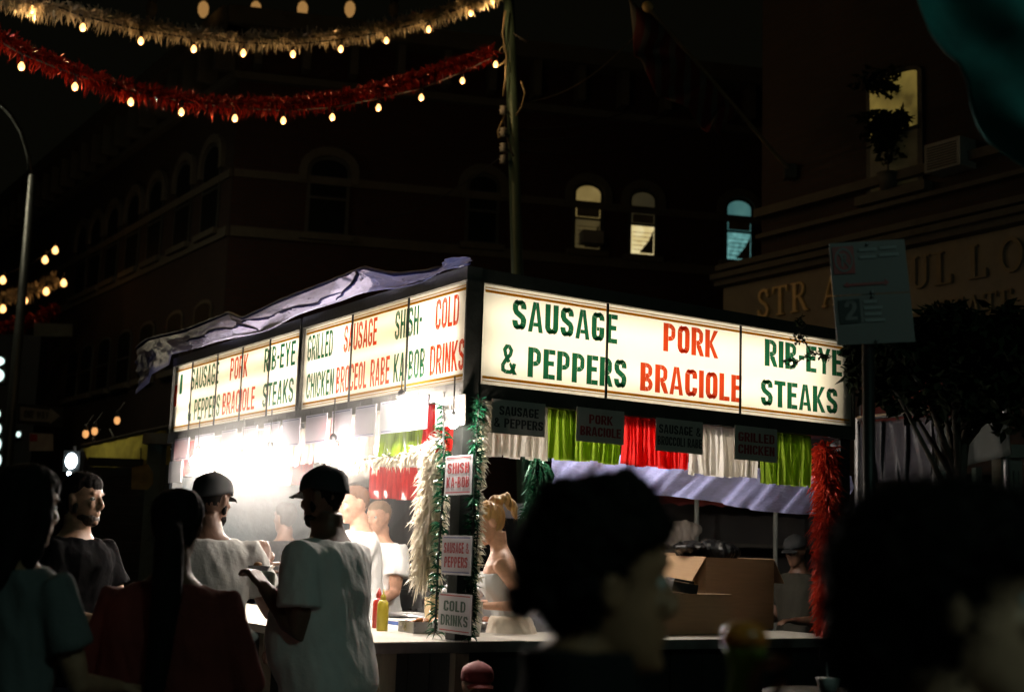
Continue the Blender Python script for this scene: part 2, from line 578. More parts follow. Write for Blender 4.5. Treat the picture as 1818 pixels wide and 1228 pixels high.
M_TIN_R = mat('tinsel_red', (.26, .014, .007), .25, metal=.45, var=.3, trans=.25)
M_TIN_RB = mat('tinsel_scarlet', (.62, .05, .02), .25, metal=.3, var=.3, trans=.3)
M_TIN_G = mat('tinsel_green', (.006, .07, .03), .25, metal=.4, var=.4, trans=.2)
M_TIN_WW = mat('tinsel_ivory', (.78, .72, .58), .4, var=.12, trans=.4)
M_GREEN_V = mat('vinyl_green', (.02, .20, .10), .4, var=.1, trans=.9, tcol=(.010, .095, .045))
M_RED_V = mat('vinyl_red', (.55, .07, .03), .4, var=.1, trans=.9, tcol=(.52, .05, .012))
M_YEL_V = mat('vinyl_yellow', (.60, .42, .06), .4, var=.1, trans=.9, tcol=(.56, .34, .045))
M_PANEL = mat('sign_acrylic', (.74, .70, .60), .18, var=.12, scale=5, trans=.8, tcol=(.97, .93, .84), coat=.3)
M_TUBE = glow('fluorescent_tube', (1, .885, .68), 8.8)
M_TUBE_L = glow('slim_fluorescent_tube', (1, .90, .73), 9.6)
M_PLAQ = mat('plaque_grey', (.44, .40, .35), .6, var=.15)
M_PLAQW = mat('plaque_white', (.50, .50, .52), .55, var=.12)
M_PLAQL = mat('plaque_lilac', (.60, .60, .66), .5, var=.1, trans=.75, tcol=(.80, .77, .86))
M_INK_G = mat('ink_green', (.015, .06, .035), .5)
M_INK_D = mat('ink_dark', (.03, .03, .03), .6)
M_INK_R = mat('ink_red', (.32, .03, .03), .5)
M_INK_B = mat('ink_blue', (.10, .12, .25), .5)
M_WORKBULB = glow('work_bulb', (1.0, .88, .78), 850.0)
M_UNSEENBULB = glow('unseen_inner_bulb', (1.0, .90, .80), 900.0)
M_TARPFILL = glow('tarp_fill_bulb', (1.0, .90, .82), 270.0)  # for unseen bulbs added to brighten the roof tarp from below
M_STRBULB = glow('string_bulb', (1.0, .50, .16), 3.6)
M_SOCKET = mat('socket_black', (.02, .02, .02), .5)
M_WIRE = mat('wire_black', (.02, .018, .015), .6)
M_WIRE_L = mat('wire_pale', (.30, .24, .14), .6)

# ------------------------------------------------------------------ ground
struct(MB().quad((-60, -20, 0), (60, -20, 0), (60, 120, 0), (-60, 120, 0)).build('ground', M_ASPH))
TH, PH = .5574, .9751
C0 = Vector((-.241, 7.0, 0))
dL = Vector((-math.sin(TH), math.cos(TH), 0))
dR = Vector((math.sin(PH), math.cos(PH), 0))
nL = Vector((-math.cos(TH), -math.sin(TH), 0))
nR = Vector((math.cos(PH), -math.sin(PH), 0))
UP = Vector((0, 0, 1))
def S(u, v, z=0.0):
    return C0 + dR * u + dL * v + UP * z
def pxL(px, py=700, off=0.0):
    """(v, z) on the street-side face through a pixel; off = metres outward."""
    p = on_plane(px, py, C0 + nL * off, nL) - C0
    det = dR.x * dL.y - dR.y * dL.x
    return (dR.x * p.y - dR.y * p.x) / det, p.z
def pxR(px, py=700, off=0.0):
    p = on_plane(px, py, C0 + nR * off, nR) - C0
    det = dR.x * dL.y - dR.y * dL.x
    return (p.x * dL.y - p.y * dL.x) / det, p.z
LEN_L, LEN_R = 4.72, 2.93
ZC = 1.10           # counter top
ZB, ZT = 2.415, 2.949  # backlit panels

# ------------------------------------------------------------------ the food stand
stand = thing('food_stand', C0, 'corner food stand with backlit menu signs on two faces and white counter', 'food stand')
def bar(u0, v0, u1, v1, z0, z1):
    mb = MB()
    return mb.hexa([S(u0, v0, z0), S(u1, v0, z0), S(u1, v1, z0), S(u0, v1, z0), S(u0, v0, z1), S(u1, v0, z1), S(u1, v1, z1), S(u0, v1, z1)])
# platform, counters, skirts
bar(.02, .02, LEN_R, LEN_L, .02, .15).build('platform', M_DARKWOOD, stand)
bar(-.513, -.035, .42, LEN_L, ZC - .045, ZC).build('counter', M_COUNTER, stand)
bar(.424, -.035, LEN_R, .62, ZC - .047, ZC - .002).build('counter', M_COUNTER, stand)
bar(-.517, -.040, LEN_R + .004, -.036, ZC - .055, ZC - .006).build('counter_edging', M_ZINC, stand)
for k in range(12):
    a = .02 + k * (LEN_R - .04) / 12
    bar(a, .03, a + (LEN_R - .04) / 12 - .008, .05 + .004 * (k % 2), .02, ZC - .06).build('skirt_board', M_BLACK, stand)
for k in range(19):
    a = .06 + k * (LEN_L - .1) / 19
    bar(.03, a, .05 + .004 * (k % 2), a + (LEN_L - .1) / 19 - .008, .02, ZC - .06).build('skirt_board', M_BLACK, stand)
bar(-.42, .0, -.33, .06, .0, ZC - .05).build('counter_leg', M_TIMBER, stand)
pl = on_plane(815, 1180, C0 + nR * .06, nR)
uu = pxR(815, 1180)[0]
bar(uu - .04, -.03, uu + .04, .026, .0, ZC - .06).build('counter_leg', M_TIMBER, stand)
for v in (1.5, 3.0, 4.5):
    bar(-.42, v, -.36, v + .06, .0, ZC - .05).build('counter_leg', M_TIMBER, stand)
# posts
def post(u, v, z0=ZC, z1=3.03, s=.085, m=M_BLACK):
    return bar(u, v, u + s, v + s, z0, z1).build('post', m, stand)
post(.005, .005, ZC + .001, 2.326, .10)
post(.075, .165, 2.327, 3.0, .03)
post(LEN_R - .09, .01, .15, 3.0)
post(.01, LEN_L - .09, ZC, 3.0)
post(.01, 2.10, 2.3, 3.0, .07)
post(LEN_R - .09, LEN_L - .09, .15, 3.0)
post(LEN_R - .09, 2.4, .15, 3.0)
# roof deck (white underneath)
bar(.62, .20, LEN_R, LEN_L, 3.0, 3.03).build('roof_deck', M_WHITEPANEL, stand)
bar(.19, .19, LEN_R - .01, .25, 2.92, 2.999).build('roof_beam', M_TIMBER, stand)
bar(.19, 2.36, LEN_R - .01, 2.42, 2.92, 2.999).build('roof_beam', M_TIMBER, stand)
# --- sign boxes
def sign_box(face, a0, a1, dividers, tube0, tube1, words, first):
    """A light box: metal tray, two tubes in it, acrylic panel in front, coloured vinyl letters, dividers."""
    if face == 'L':
        P = lambda s, d, z: C0 + dL * s + nL * d + UP * z
        ax, n = -dL, nL           # text runs towards the corner
    else:
        P = lambda s, d, z: C0 + dR * s + nR * d + UP * z
        ax, n = dR, nR
    D = -.16 if face == 'R' else -.07
    td, tr_ = (.05, .016) if face == 'R' else (.024, .011)
    ob = MB()
    fz0, fz1 = ZB - .085, ZT + .075
    pf = lambda mb, s0, s1, d0, d1, z0, z1: mb.hexa([P(s0, d1, z0), P(s1, d1, z0), P(s1, d0, z0), P(s0, d0, z0), P(s0, d1, z1), P(s1, d1, z1), P(s1, d0, z1), P(s0, d0, z1)])
    pf(ob, a0 - .012, a1 + .012, .022, D, ZT + .002, fz1)
    pf(ob, a0 - .012, a1 + .012, .022, D, fz0, ZB - .002)
    pf(ob, a0 - .014, a0, .02, D, ZB - .002, ZT + .002)
    pf(ob, a1, a1 + .014, .02, D, ZB - .002, ZT + .002)
    box = ob.build('sign_box', M_FRAMEMETAL, stand)
    pf(MB(), a0 - .002, a1 + .002, D + .004, D - .004, ZB - .0015, ZT + .0015).build('back_tray', M_WHITEPANEL, box)
    for z in ((ZB + .15, ZT - .15) if face == 'R' else (ZB + .09, (ZB + ZT) / 2, ZT - .09)):
        mb = MB().tube([P(tube0, D + td, z), P(tube1, D + td, z)], tr_, 10)
        mb.build('tube', M_TUBE if face == 'R' else M_TUBE_L, box)
    cuts = [a0] + list(dividers) + [a1]
    for i in range(len(cuts) - 1):
        c0_, c1_ = cuts[i] + .0015, cuts[i + 1] - .0015
        MB().quad(P(c0_, 0, ZB), P(c1_, 0, ZB), P(c1_, 0, ZT), P(c0_, 0, ZT)).build('panel', M_PANEL, box)
    for c in dividers:
        pf(MB(), c - .006, c + .006, .012, .0032, ZB, ZT).build('divider', M_BLACK, box)
    H = ZT - ZB
    mb = MB()
    for f0, f1 in ((.030, .040), (.054, .082), (.915, .943), (.957, .966)):
        pf(mb, a0 + .02, a1 - .02, .0028, .0022, ZT - f1 * H, ZT - f0 * H)
    mb.build('border_line', M_YEL_V, box)
    for text, s0, s1, row, m in words:
        mb = MB()
        f0, f1 = ((.105, .415), (.57, .875))[row]
        o = P(s0, .0035, ZT - f1 * H)
        letters(mb, text, o, ax, UP, abs(s1 - s0), (f1 - f0) * H, n)
        mb.build('lettering', m, box)
    return box
rw = []
for t, x0, x1, y, row, m in (('SAUSAGE', 909, 1096, 560, 0, M_GREEN_V), ('& PEPPERS', 888, 1112, 645, 1, M_GREEN_V), ('PORK', 1177, 1274, 600, 0, M_RED_V),
                             ('BRACIOLE', 1136, 1316, 670, 1, M_RED_V), ('RIB-EYE', 1357, 1494, 630, 0, M_GREEN_V), ('STEAKS', 1350, 1486, 700, 1, M_GREEN_V)):
    rw.append((t, pxR(x0, y)[0], pxR(x1, y)[0], row, m))
box_r = sign_box('R', .088, LEN_R, [pxR(1076, 620)[0], pxR(1313, 650)[0]], .11, 2.70, rw, True)
def lw(items):
    return [(t, pxL(x0, y)[0], pxL(x1, y)[0], row, m) for t, x0, x1, y, row, m in items]
STROKE[:] = [.165, .14]
near = lw((('GRILLED', 548, 592, 610, 0, M_GREEN_V), ('CHICKEN', 545, 593, 690, 1, M_GREEN_V), ('SAUSAGE', 612, 670, 600, 0, M_RED_V), ('BROCEOL RABE', 598, 692, 670, 1, M_RED_V),
           ('SHISH-', 703, 750, 570, 0, M_GREEN_V), ('KA-BOB', 700, 755, 650, 1, M_GREEN_V), ('COLD', 775, 816, 555, 0, M_RED_V), ('DRINKS', 765, 826, 620, 1, M_RED_V)))
box_n = sign_box('L', -.015, 2.10, [pxL(624, 650)[0], pxL(724, 630)[0]], .10, 2.06, near, True)
far = lw((('SAUSAGE', 341, 389, 670, 0, M_GREEN_V), ('& PEPPERS', 335, 391, 720, 1, M_GREEN_V), ('PORK', 410, 441, 650, 0, M_RED_V), ('BRACIOLE', 396, 453, 710, 1, M_RED_V),
          ('RIB-EYE', 470, 525, 640, 0, M_GREEN_V), ('STEAKS', 468, 522, 690, 1, M_GREEN_V)))
box_f = sign_box('L', 2.16, LEN_L, [pxL(x, 690)[0] for x in (341, 385, 429, 477)], 2.2, 4.66, far, True)
STROKE[:] = [.19, .16]
# the two upright bars of the little tricolour at the far end of the sign
for x, y0, y1, m in ((322, 664, 700, M_GREEN_V), (312, 683, 722, M_RED_V)):
    v0, z0 = pxL(x + 4, y0)
    v1, z1 = pxL(x - 3, y1)
    q = [C0 + dL * v1 + nL * .0035 + UP * z1, C0 + dL * v0 + nL * .0035 + UP * z1, C0 + dL * v0 + nL * .0035 + UP * z0, C0 + dL * v1 + nL * .0035 + UP * z0]
    MB().poly(q).build('tricolour_bar', m, box_f)
# end wall (far end) and the back side's half wall
def sheet(fn, nu, nv, name, m, parent=None, thick=.002):
    return MB().grid(fn, nu, nv).build(name, m, parent, smooth=True, thick=thick)
sheet(lambda a, b: S(.1 + a * (LEN_R - .2), LEN_L - .06 + .03 * math.sin(a * 23) * (1 - b) + .02 * math.sin(a * 9 + b * 3), .16 + b * 1.9), 60, 14, 'wall_tarp', M_TEALTARP, stand)
sheet(lambda a, b: S(.1 + a * (LEN_R - .2), LEN_L - .10 + .012 * math.sin(a * 31), 2.07 + b * .9), 50, 8, 'wall_tarp', M_WHITEPANEL, stand)
bar(LEN_R - .05, .1, LEN_R - .02, LEN_L - .1, .16, .95).build('back_panel', M_BLACK, stand)
# lilac tarp rolled down as a valance inside the corner face
vt = .34
_tp = C0 + dL * .42
def tarp_fn(a, b):
    x = 985 + a * 520
    y = (797 + 48 * a) * (1 - b) + (858 + 64 * a + 3 * math.sin(a * 11)) * b
    q = on_plane(x, y, _tp, nR)
    return q - nR * (.03 * math.sin(a * 17 + b * 2) + .02 * math.sin(a * 47 + b * 6 + 1.5 * math.sin(a * 9)) + .008 * math.sin(a * 120 + b * 14))
MB().grid(tarp_fn, 220, 14).build('tarp_valance', M_TARP2, stand, smooth=True)

# roof tarp thrown over the street-side sign
rt = random.Random(3)
top_px = [(243, 619), (262, 604), (330, 588), (407, 557), (430, 568), (500, 535), (560, 512), (620, 489), (645, 478), (700, 490), (760, 484), (832, 468)]
def tarp_top(a):
    x = 243 + a * (832 - 243)
    for i in range(len(top_px) - 1):
        if top_px[i][0] <= x <= top_px[i + 1][0]:
            f = (x - top_px[i][0]) / (top_px[i + 1][0] - top_px[i][0])
            return x, top_px[i][1] + f * (top_px[i + 1][1] - top_px[i][1])
    return x, top_px[-1][1]
def roof_tarp(a, b):
    x, y = tarp_top(min(a, .9999))
    pt = on_plane(x, y, C0 - nL * .55, nL)
    vb, zb_ = pxL(x + 4, y, .05)
    base = C0 + dL * vb + nL * (.05 + .02 * math.sin(a * 29)) + UP * (3.028 + .02 * math.sin(a * 13) - (.06 if a < .05 else 0))
    if vb > LEN_L:
        base.z -= .08 + .10 * (vb - LEN_L)
    p = base.lerp(pt, b)
    w = math.sin(b * PI)
    nz_ = noise.noise(Vector((a * 14, b * 3, 1.3))) + .6 * abs(noise.noise(Vector((a * 40 + b * 6, b * 5, 4.1)))) + .3 * noise.noise(Vector((a * 90, b * 14, 7)))
    p += nL * (.08 * w * nz_ + .02 * w * math.sin(a * 71 - b * 9)) + UP * (.03 * w * math.sin(a * 19 + 2 * b))
    return p
rtarp = thing('roof_tarp', S(0, 2.3, 3.03), 'blue tarp draped along the roof above the street-side menu sign', 'tarp')
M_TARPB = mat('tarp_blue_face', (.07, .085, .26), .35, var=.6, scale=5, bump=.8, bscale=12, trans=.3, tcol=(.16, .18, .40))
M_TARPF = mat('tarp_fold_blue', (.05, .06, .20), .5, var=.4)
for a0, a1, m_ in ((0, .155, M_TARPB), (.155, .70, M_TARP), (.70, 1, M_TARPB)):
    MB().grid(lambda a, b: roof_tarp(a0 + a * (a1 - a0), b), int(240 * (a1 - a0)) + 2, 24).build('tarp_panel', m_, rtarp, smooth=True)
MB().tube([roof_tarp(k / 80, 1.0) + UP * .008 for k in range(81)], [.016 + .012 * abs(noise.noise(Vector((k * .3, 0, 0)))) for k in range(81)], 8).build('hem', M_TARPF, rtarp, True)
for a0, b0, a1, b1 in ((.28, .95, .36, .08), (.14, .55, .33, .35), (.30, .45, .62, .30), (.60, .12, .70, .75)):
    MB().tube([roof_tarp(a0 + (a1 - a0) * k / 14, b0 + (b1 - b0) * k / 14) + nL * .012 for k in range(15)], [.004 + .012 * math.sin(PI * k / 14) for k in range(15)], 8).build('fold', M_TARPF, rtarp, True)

# ------------------------------------------------------------------ foil fringe under the signs
fr = thing('foil_fringe', S(1.5, 0, 2.3), 'white, green and red foil fringe under the three-panel corner sign', 'fringe')
rnd = random.Random(11)
pR = lambda s: C0 + dR * s - nR * .03
for x0, x1, m, ln in ((864, 976, M_FOIL_W, .30), (977, 1110, M_FOIL_G, .29), (1111, 1226, M_FOIL_R, .29), (1228, 1352, M_FOIL_W, .31), (1356, 1446, M_FOIL_G, .33)):
    mb = MB()
    fringe(mb, pR, pxR(x0, 770)[0], pxR(x1, 780)[0], 2.345, ln, rnd, .03, gap=.0)
    mb.build('fringe_section', m, fr)
fl = thing('foil_fringe', S(0, 2.3, 2.3), 'pale and coloured foil fringe glowing under the long menu sign', 'fringe')
pL = lambda s: C0 + dL * s - nL * .03
seq = [(300, 345, M_FOIL_R), (345, 440, M_FOIL_W), (440, 470, M_FOIL_R), (470, 580, M_FOIL_W), (580, 600, M_FOIL_R), (600, 668, M_FOIL_W), (668, 745, M_FOIL_G), (745, 800, M_FOIL_R)]
for x0, x1, m in seq:
    mb = MB()
    fringe(mb, pL, pxL(x1, 760)[0], min(pxL(x0, 760)[0], LEN_L - .1), 2.345, .28, rnd, .03, gap=.0, skew=.03)
    mb.build('fringe_section', m, fl)
fb = thing('foil_fringe', S(1.2, LEN_L - .14, 2.4), 'red and white foil fringe along the far end wall', 'fringe')
pB = lambda s: S(s, LEN_L - .17, 0)
for s0, s1, m, ln in ((.2, .5, M_FOIL_W, .36), (.5, .85, M_FOIL_R, .36), (.86, 1.0, M_FOIL_W, .36), (1.01, 1.2, M_FOIL_R, .35), (1.22, 1.6, M_FOIL_W, .33)):
    mb = MB()
    fringe(mb, pB, s0, s1, 2.40, ln, rnd, .03, gap=.03)
    mb.build('fringe_section', m, fb)
fq = thing('foil_fringe', S(2.1, 3.4, 2.3), 'short red foil fringe hanging behind the white-shirted vendor', 'fringe')
q0, q1 = at(657, 828, 10.3), at(741, 828, 10.2)
mb = MB()
fringe(mb, lambda s: (q0 + (q1 - q0) * s) * 1.0 - UP * (q0 + (q1 - q0) * s).z, 0, 1, q0.z, .24, rnd, .06, gap=.08)
mb.build('fringe_section', M_FOIL_R, fq)
MB().tube([q0 + UP * .01, q1 + UP * .01], .012, 8).build('rail', M_WHITEPANEL, fq)
# white sheet hanging over the upper right of the end, black sheet filling the dark gap under it
wq = [at(592, 770, 10.8), at(745, 770, 10.6), at(745, 826, 10.6), at(592, 866, 10.8)]
tag(MB().grid(lambda a, b: wq[0].lerp(wq[1], a).lerp(wq[3].lerp(wq[2], a), b) + Vector((0, .03 * math.sin(a * 20), 0)), 24, 6).build('white_sheet', M_WHITEPANEL, None, True, thick=.002),
    'white sheet hung above the red fringe inside the stand', 'sheet')
dq = [at(655, 840, 10.9), at(800, 835, 10.7), at(800, 1075, 10.7), at(655, 1075, 10.9)]
tag(MB().grid(lambda a, b: dq[0].lerp(dq[1], a).lerp(dq[3].lerp(dq[2], a), b) + Vector((0, .05 * math.sin(a * 17), 0)), 24, 8).build('black_gap_sheet', mat('black_cloth', (.012, .013, .012), .9), None, True, thick=.002),
    'black sheet filling the gap behind the white-shirted vendor', 'curtain')

# ------------------------------------------------------------------ plaques
def plaque(face, x0, x1, ytop, ybot, lines, mb_mat, ink, label, off=.03, stripe=None, group=None):
    f = pxL if face == 'L' else pxR
    ax = -dL if face == 'L' else dR
    n = nL if face == 'L' else nR
    xm = (x0 + x1) / 2
    s0, s1 = f(x0, (ytop + ybot) / 2, off)[0], f(x1, (ytop + ybot) / 2, off)[0]
    z1, z0 = f(xm, ytop, off)[1], f(xm, ybot, off)[1]
    base = C0 + (dL if face == 'L' else dR) * s0 + n * off + UP * z0
    w, h = abs(s1 - s0), z1 - z0
    t = thing('menu_plaque', base, label, 'plaque', group)
    MB().frame_box(base - n * .008, ax * w, n * .006, UP * h).build('board', mb_mat, t)
    k = len(lines)
    for i, (txt, fill) in enumerate(lines):
        rowh = h * .72 / k
        z = h * .86 - rowh * (i + 1)
        mb = MB()
        lwid = w * fill
        letters(mb, txt, base + ax * ((w - lwid) / 2) + UP * (z + rowh * .12), ax, UP, lwid, rowh * .76, n)
        mb.build('lettering', ink[i % len(ink)], t)
    if stripe:
        for zz in (h * .93, h * .05):
            mb = MB().poly([base + ax * w * .05 + UP * zz, base + ax * w * .95 + UP * zz, base + ax * w * .95 + UP * (zz + h * .03), base + ax * w * .05 + UP * (zz + h * .03)])
            mb.build('rule', stripe, t)
    MB().tube([base + ax * w * .2 + UP * h - n * .004, base + ax * w * .2 + UP * (h + .03) - n * .004], .002, 5).build('hook', M_WIRE, t)
    MB().tube([base + ax * w * .8 + UP * h - n * .004, base + ax * w * .8 + UP * (h + .03) - n * .004], .002, 5).build('hook', M_WIRE, t)
    return t
plaque('R', 873, 968, 712, 772, [('SAUSAGE', .74), ('& PEPPERS', .92)], M_PLAQ, [M_INK_D], 'grey plaque reading SAUSAGE & PEPPERS under the corner sign')
plaque('R', 1024, 1108, 726, 786, [('PORK', .5), ('BRACIOLE', .86)], M_PLAQ, [M_INK_R], 'grey plaque reading PORK BRACIOLE before the green fringe')
plaque('R', 1165, 1248, 745, 803, [('SAUSAGE &', .9), ('BROCCOLI RABE', .95)], M_PLAQ, [M_INK_D], 'grey plaque reading SAUSAGE & BROCCOLI RABE over the red fringe')
plaque('R', 1305, 1380, 758, 818, [('GRILLED', .86), ('CHICKEN', .86)], M_PLAQ, [M_INK_R], 'grey plaque reading GRILLED CHICKEN near the red tinsel post')
menu = [('SAUSAGE', '& PEPPERS'), ('PORK', 'BRACIOLE'), ('RIB-EYE', 'STEAKS'), ('GRILLED', 'CHICKEN'), ('COLD', 'DRINKS')]
lp = [(309, 334), (345, 378), (392, 418), (428, 455), (467, 495), (500, 531), (542, 579), (588, 622), (630, 666), (674, 758)]
ords = ['farthest', 'second from the far end', 'third from the far end', 'fourth from the far end', 'fifth from the far end', 'sixth from the far end', 'fourth from the bare bulb', 'third from the bare bulb', 'second from the bare bulb', '']
for i, (x0, x1) in enumerate(lp):
    y = 776 - (x0 + x1 - 618) / 2 * .178 + 8
    a, b = menu[i % 5]
    lab = ('pale blank plaque of the row under the long sign, ' + ords[i]) if ords[i] else 'wide pale blank plaque behind the bare glaring bulb'
    t = plaque('L', x0, x1, y - 4, y + 34 + i * 2.2, [], M_PLAQL, [M_INK_B], lab, stripe=M_INK_B, group='plaques under the long sign')
plaque('L', 773, 824, 704, 756, [('GRILLED', .9), ('CHICKEN', .9)], M_PLAQ, [M_INK_D], 'grey plaque beside the corner post and small bulb')
plaque('L', 790, 838, 808, 878, [('SHISH', .8), ('KA-BOB', .84)], M_PLAQW, [M_INK_R], 'topmost post plaque, reading SHISH KA-BOB in red', off=.06, stripe=M_INK_R)
plaque('L', 784, 837, 950, 1020, [('SAUSAGE &', .84), ('PEPPERS', .78)], M_PLAQW, [M_INK_R], 'middle post plaque, reading SAUSAGE & PEPPERS in red', off=.06, stripe=M_INK_B)
plaque('L', 778, 837, 1053, 1124, [('COLD', .66), ('DRINKS', .82)], M_PLAQW, [M_INK_G], 'lowest post plaque, reading COLD DRINKS in green', off=.06, stripe=M_INK_R)
# white plaque by the far post
plaque('L', 299, 322, 818, 856, [], M_PLAQW, [M_INK_R], 'blank white plaque on the far end post', off=.05)

# ------------------------------------------------------------------ bulbs in the stand
def bulb(p, r, label, mt=M_WORKBULB, cord=.18):
    t = thing('bare_bulb', p, label, 'light bulb', 'bare bulbs in the stand')
    MB().lathe(p, [(.3 * r, 1.25 * r), (.45 * r, 1.0 * r), (.9 * r, .45 * r), (r, 0), (.85 * r, -.55 * r), (.45 * r, -.9 * r), (.05 * r, -1.0 * r)], 16).build('glass', mt, t, True)
    MB().lathe(p, [(.42 * r, 1.2 * r), (.45 * r, 2.2 * r), (.2 * r, 2.5 * r)], 12).build('socket', M_SOCKET, t, True)
    MB().tube([p + UP * 2.4 * r, p + UP * (2.4 * r + cord)], .004, 6).build('cord', M_WIRE, t)
v, z = pxL(712, 728, .10)
bulb(C0 + dL * v + nL * .10 + UP * z, .045, 'bare glaring bulb under the long sign nearer the middle')
v, z = pxL(805, 751, .10)
bulb(C0 + dL * v + nL * .10 + UP * z, .026, 'small bare bulb beside the corner post')
for k, (px, py, lab) in enumerate(((350, 820, 'farthest'), (428, 829, 'second from the far end'), (478, 816, 'third from the far end'), (590, 806, 'nearest the white-shirted vendor'))):
    v, z = pxL(px, py, .05)
    bulb(C0 + dL * v + nL * .05 + UP * z, .05, 'bulb of the row inside the long side of the stand, ' + lab, cord=.22)

# ------------------------------------------------------------------ buildings
M_BRICKD = brick_mat('brick_dark', (.085, .028, .018), (.065, .025, .018), (.05, .042, .035))
M_BRICKL = brick_mat('brick_side', (.07, .042, .028), (.055, .034, .025), (.05, .045, .04))
M_STONE = mat('brownstone', (.12, .11, .085), .85, var=.2, scale=4, bump=.2)
M_TRIMPALE = mat('pale_trim', (.30, .31, .28), .7, var=.2, scale=5)
M_GLASS = mat('night_glass', (.010, .012, .012), .5, var=.2, spec=.08)
M_SASH = mat('sash_paint', (.06, .065, .058), .5)
M_SHADE = mat('roller_shade', (.20, .17, .11), .8)
def facade(p0, d):
    d = Vector((d.x, d.y, 0)).normalized()
    n = Vector((d.y, -d.x, 0))
    if n.y > 0:
        n = -n
    return Vector((p0.x, p0.y, 0)), d, n
def fpx(F, px, py, off=0.0):
    p0, d, n = F
    p = on_plane(px, py, p0 + n * off, n) - p0
    return p.dot(d), p.z
def fbox(F, s0, s1, z0, z1, d0, d1):
    """Box on a facade: s along it, z up, d0..d1 metres out from the wall face."""
    p0, d, n = F
    q = lambda s, k, z: p0 + d * s + n * k + UP * z
    return MB().hexa([q(s0, d1, z0), q(s1, d1, z0), q(s1, d0, z0), q(s0, d0, z0), q(s0, d1, z1), q(s1, d1, z1), q(s1, d0, z1), q(s0, d0, z1)])
def arch_pts(s0, s1, z0, z1, rise, k=10):
    c = (s0 + s1) / 2
    hw = (s1 - s0) / 2
    pts = [(s0, z0), (s1, z0)]
    for i in range(k + 1):
        th = PI * i / k
        pts.append((c + hw * math.cos(th), z1 - rise + rise * math.sin(th)))
    return pts
def window(F, parent, s0, s1, z0, z1, rise, panes=None, hood=True, mats=None):
    """Arched sash window proud of the wall: hood mould, sill, frame, two sashes of glass, meeting rail."""
    p0, d, n = F
    q = lambda s, k, z: p0 + d * s + n * k + UP * z
    mats = mats or [M_GLASS, M_GLASS]
    w = s1 - s0
    zm = z0 + (z1 - z0) * .45
    fr_o = arch_pts(s0 - .07, s1 + .07, z0 - .05, z1 + .07, rise + .07)
    fr = MB().extrude([q(s, .02, z) for s, z in fr_o], n * .03).build('window', M_SASH, parent)
    MB().extrude([q(s, .052, z) for s, z in [(s0, z0), (s1, z0), (s1, zm), (s0, zm)]], n * .004).build('pane', mats[0], fr)
    MB().extrude([q(s, .052, z) for s, z in arch_pts(s0, s1, zm + .05, z1, rise)], n * .004).build('pane', mats[1], fr)
    fbox(F, s0 - .02, s1 + .02, zm, zm + .05, .05, .075).build('meeting_rail', M_SASH, fr)
    if panes:
        for f in panes:
            fbox(F, s0, s1, z0 + (z1 - z0) * f, z0 + (z1 - z0) * f + .035, .057, .07).build('glazing_bar', M_SASH, fr)
    fbox(F, s0 - .18, s1 + .18, z0 - .17, z0 - .05, .01, .16).build('sill', M_STONE, fr)
    if hood:
        o = arch_pts(s0 - .24, s1 + .24, z1 - rise - .25, z1 + .26, rise + .26)[1:]
        i = arch_pts(s0 - .08, s1 + .08, z1 - rise - .25, z1 + .08, rise + .08)[1:]
        o = o + [(s0 - .24, z1 - rise - .25)]
        i = i + [(s0 - .08, z1 - rise - .25)]
        hb = MB()
        for a in range(len(o) - 1):
            hb.extrude([q(o[a][0], .012, o[a][1]), q(o[a + 1][0], .012, o[a + 1][1]), q(i[a + 1][0], .012, i[a + 1][1]), q(i[a][0], .012, i[a][1])], n * .10)
        hb.build('hood_mould', M_STONE, fr)
    return fr
BY = 26.0
b0 = at(388, 700, BY)
FF = facade(b0, Vector((math.sin(R(77)), math.cos(R(77)), 0)))
FL = facade(b0, Vector((-math.sin(R(33)), math.cos(R(33)), 0)))
FL = (FL[0], FL[1], Vector((-math.cos(R(33)), -math.sin(R(33)), 0)))
bld = thing('corner_building', (b0.x, b0.y, 0), 'dark brick corner building with arched windows behind the stand', 'building')
BH = 11.9
fw, lw_ = 17.0, 30.0
p = [FF[0], FF[0] + FF[1] * fw, FF[0] + FF[1] * fw + FL[1] * lw_, FF[0] + FL[1] * lw_]
MB().hexa([Vector((v.x, v.y, 0)) for v in p] + [Vector((v.x, v.y, BH)) for v in p]).build('wall', M_BRICKD, bld)
# side wall skin (the same brick seen on the receding street)
fbox(FL, .003, lw_, .0, BH - .02, .0, .012).build('side_wall', M_BRICKL, bld)
for F, L in ((FF, fw), (FL, lw_)):
    fbox(F, -.3, L, BH - .25, BH + .1, -.1, .55).build('cornice', M_STONE, bld)
    fbox(F, -.1, L, BH - 1.25, BH - 1.1, .013, .18).build('frieze_band', M_STONE, bld)
    nb = int(L / .95)
    br0 = None
    for k in range(nb):
        s = .25 + k * .95
        o = fbox(F, s, s + .16, BH - 1.0, BH - .26, .014, .42) if br0 is None else None
        if o:
            br0 = o.build('bracket', M_STONE, bld)
        else:
            c = br0.copy()
            COL.objects.link(c)
            c.parent = bld
            dd = F[1] * (k * .95)
            c.location = br0.location + dd
LIT1 = lit_window('lit_pane_yellow', (.55, .40, .14), (.42, .30, .10), .38)
LIT1b = lit_window('lit_pane_shade', (.30, .22, .08), (.22, .17, .07), .20)
LIT2 = lit_window('lit_pane_bright', (.95, .80, .42), (.75, .58, .25), .85, scale=5)
LIT2b = lit_window('lit_pane_dimshade', (.16, .13, .06), (.12, .10, .05), .16)
LIT3 = lit_window('lit_pane_teal', (.20, .52, .48), (.12, .36, .36), .30)
LIT3b = lit_window('lit_pane_teal_bright', (.30, .75, .72), (.10, .30, .30), .5, scale=9)
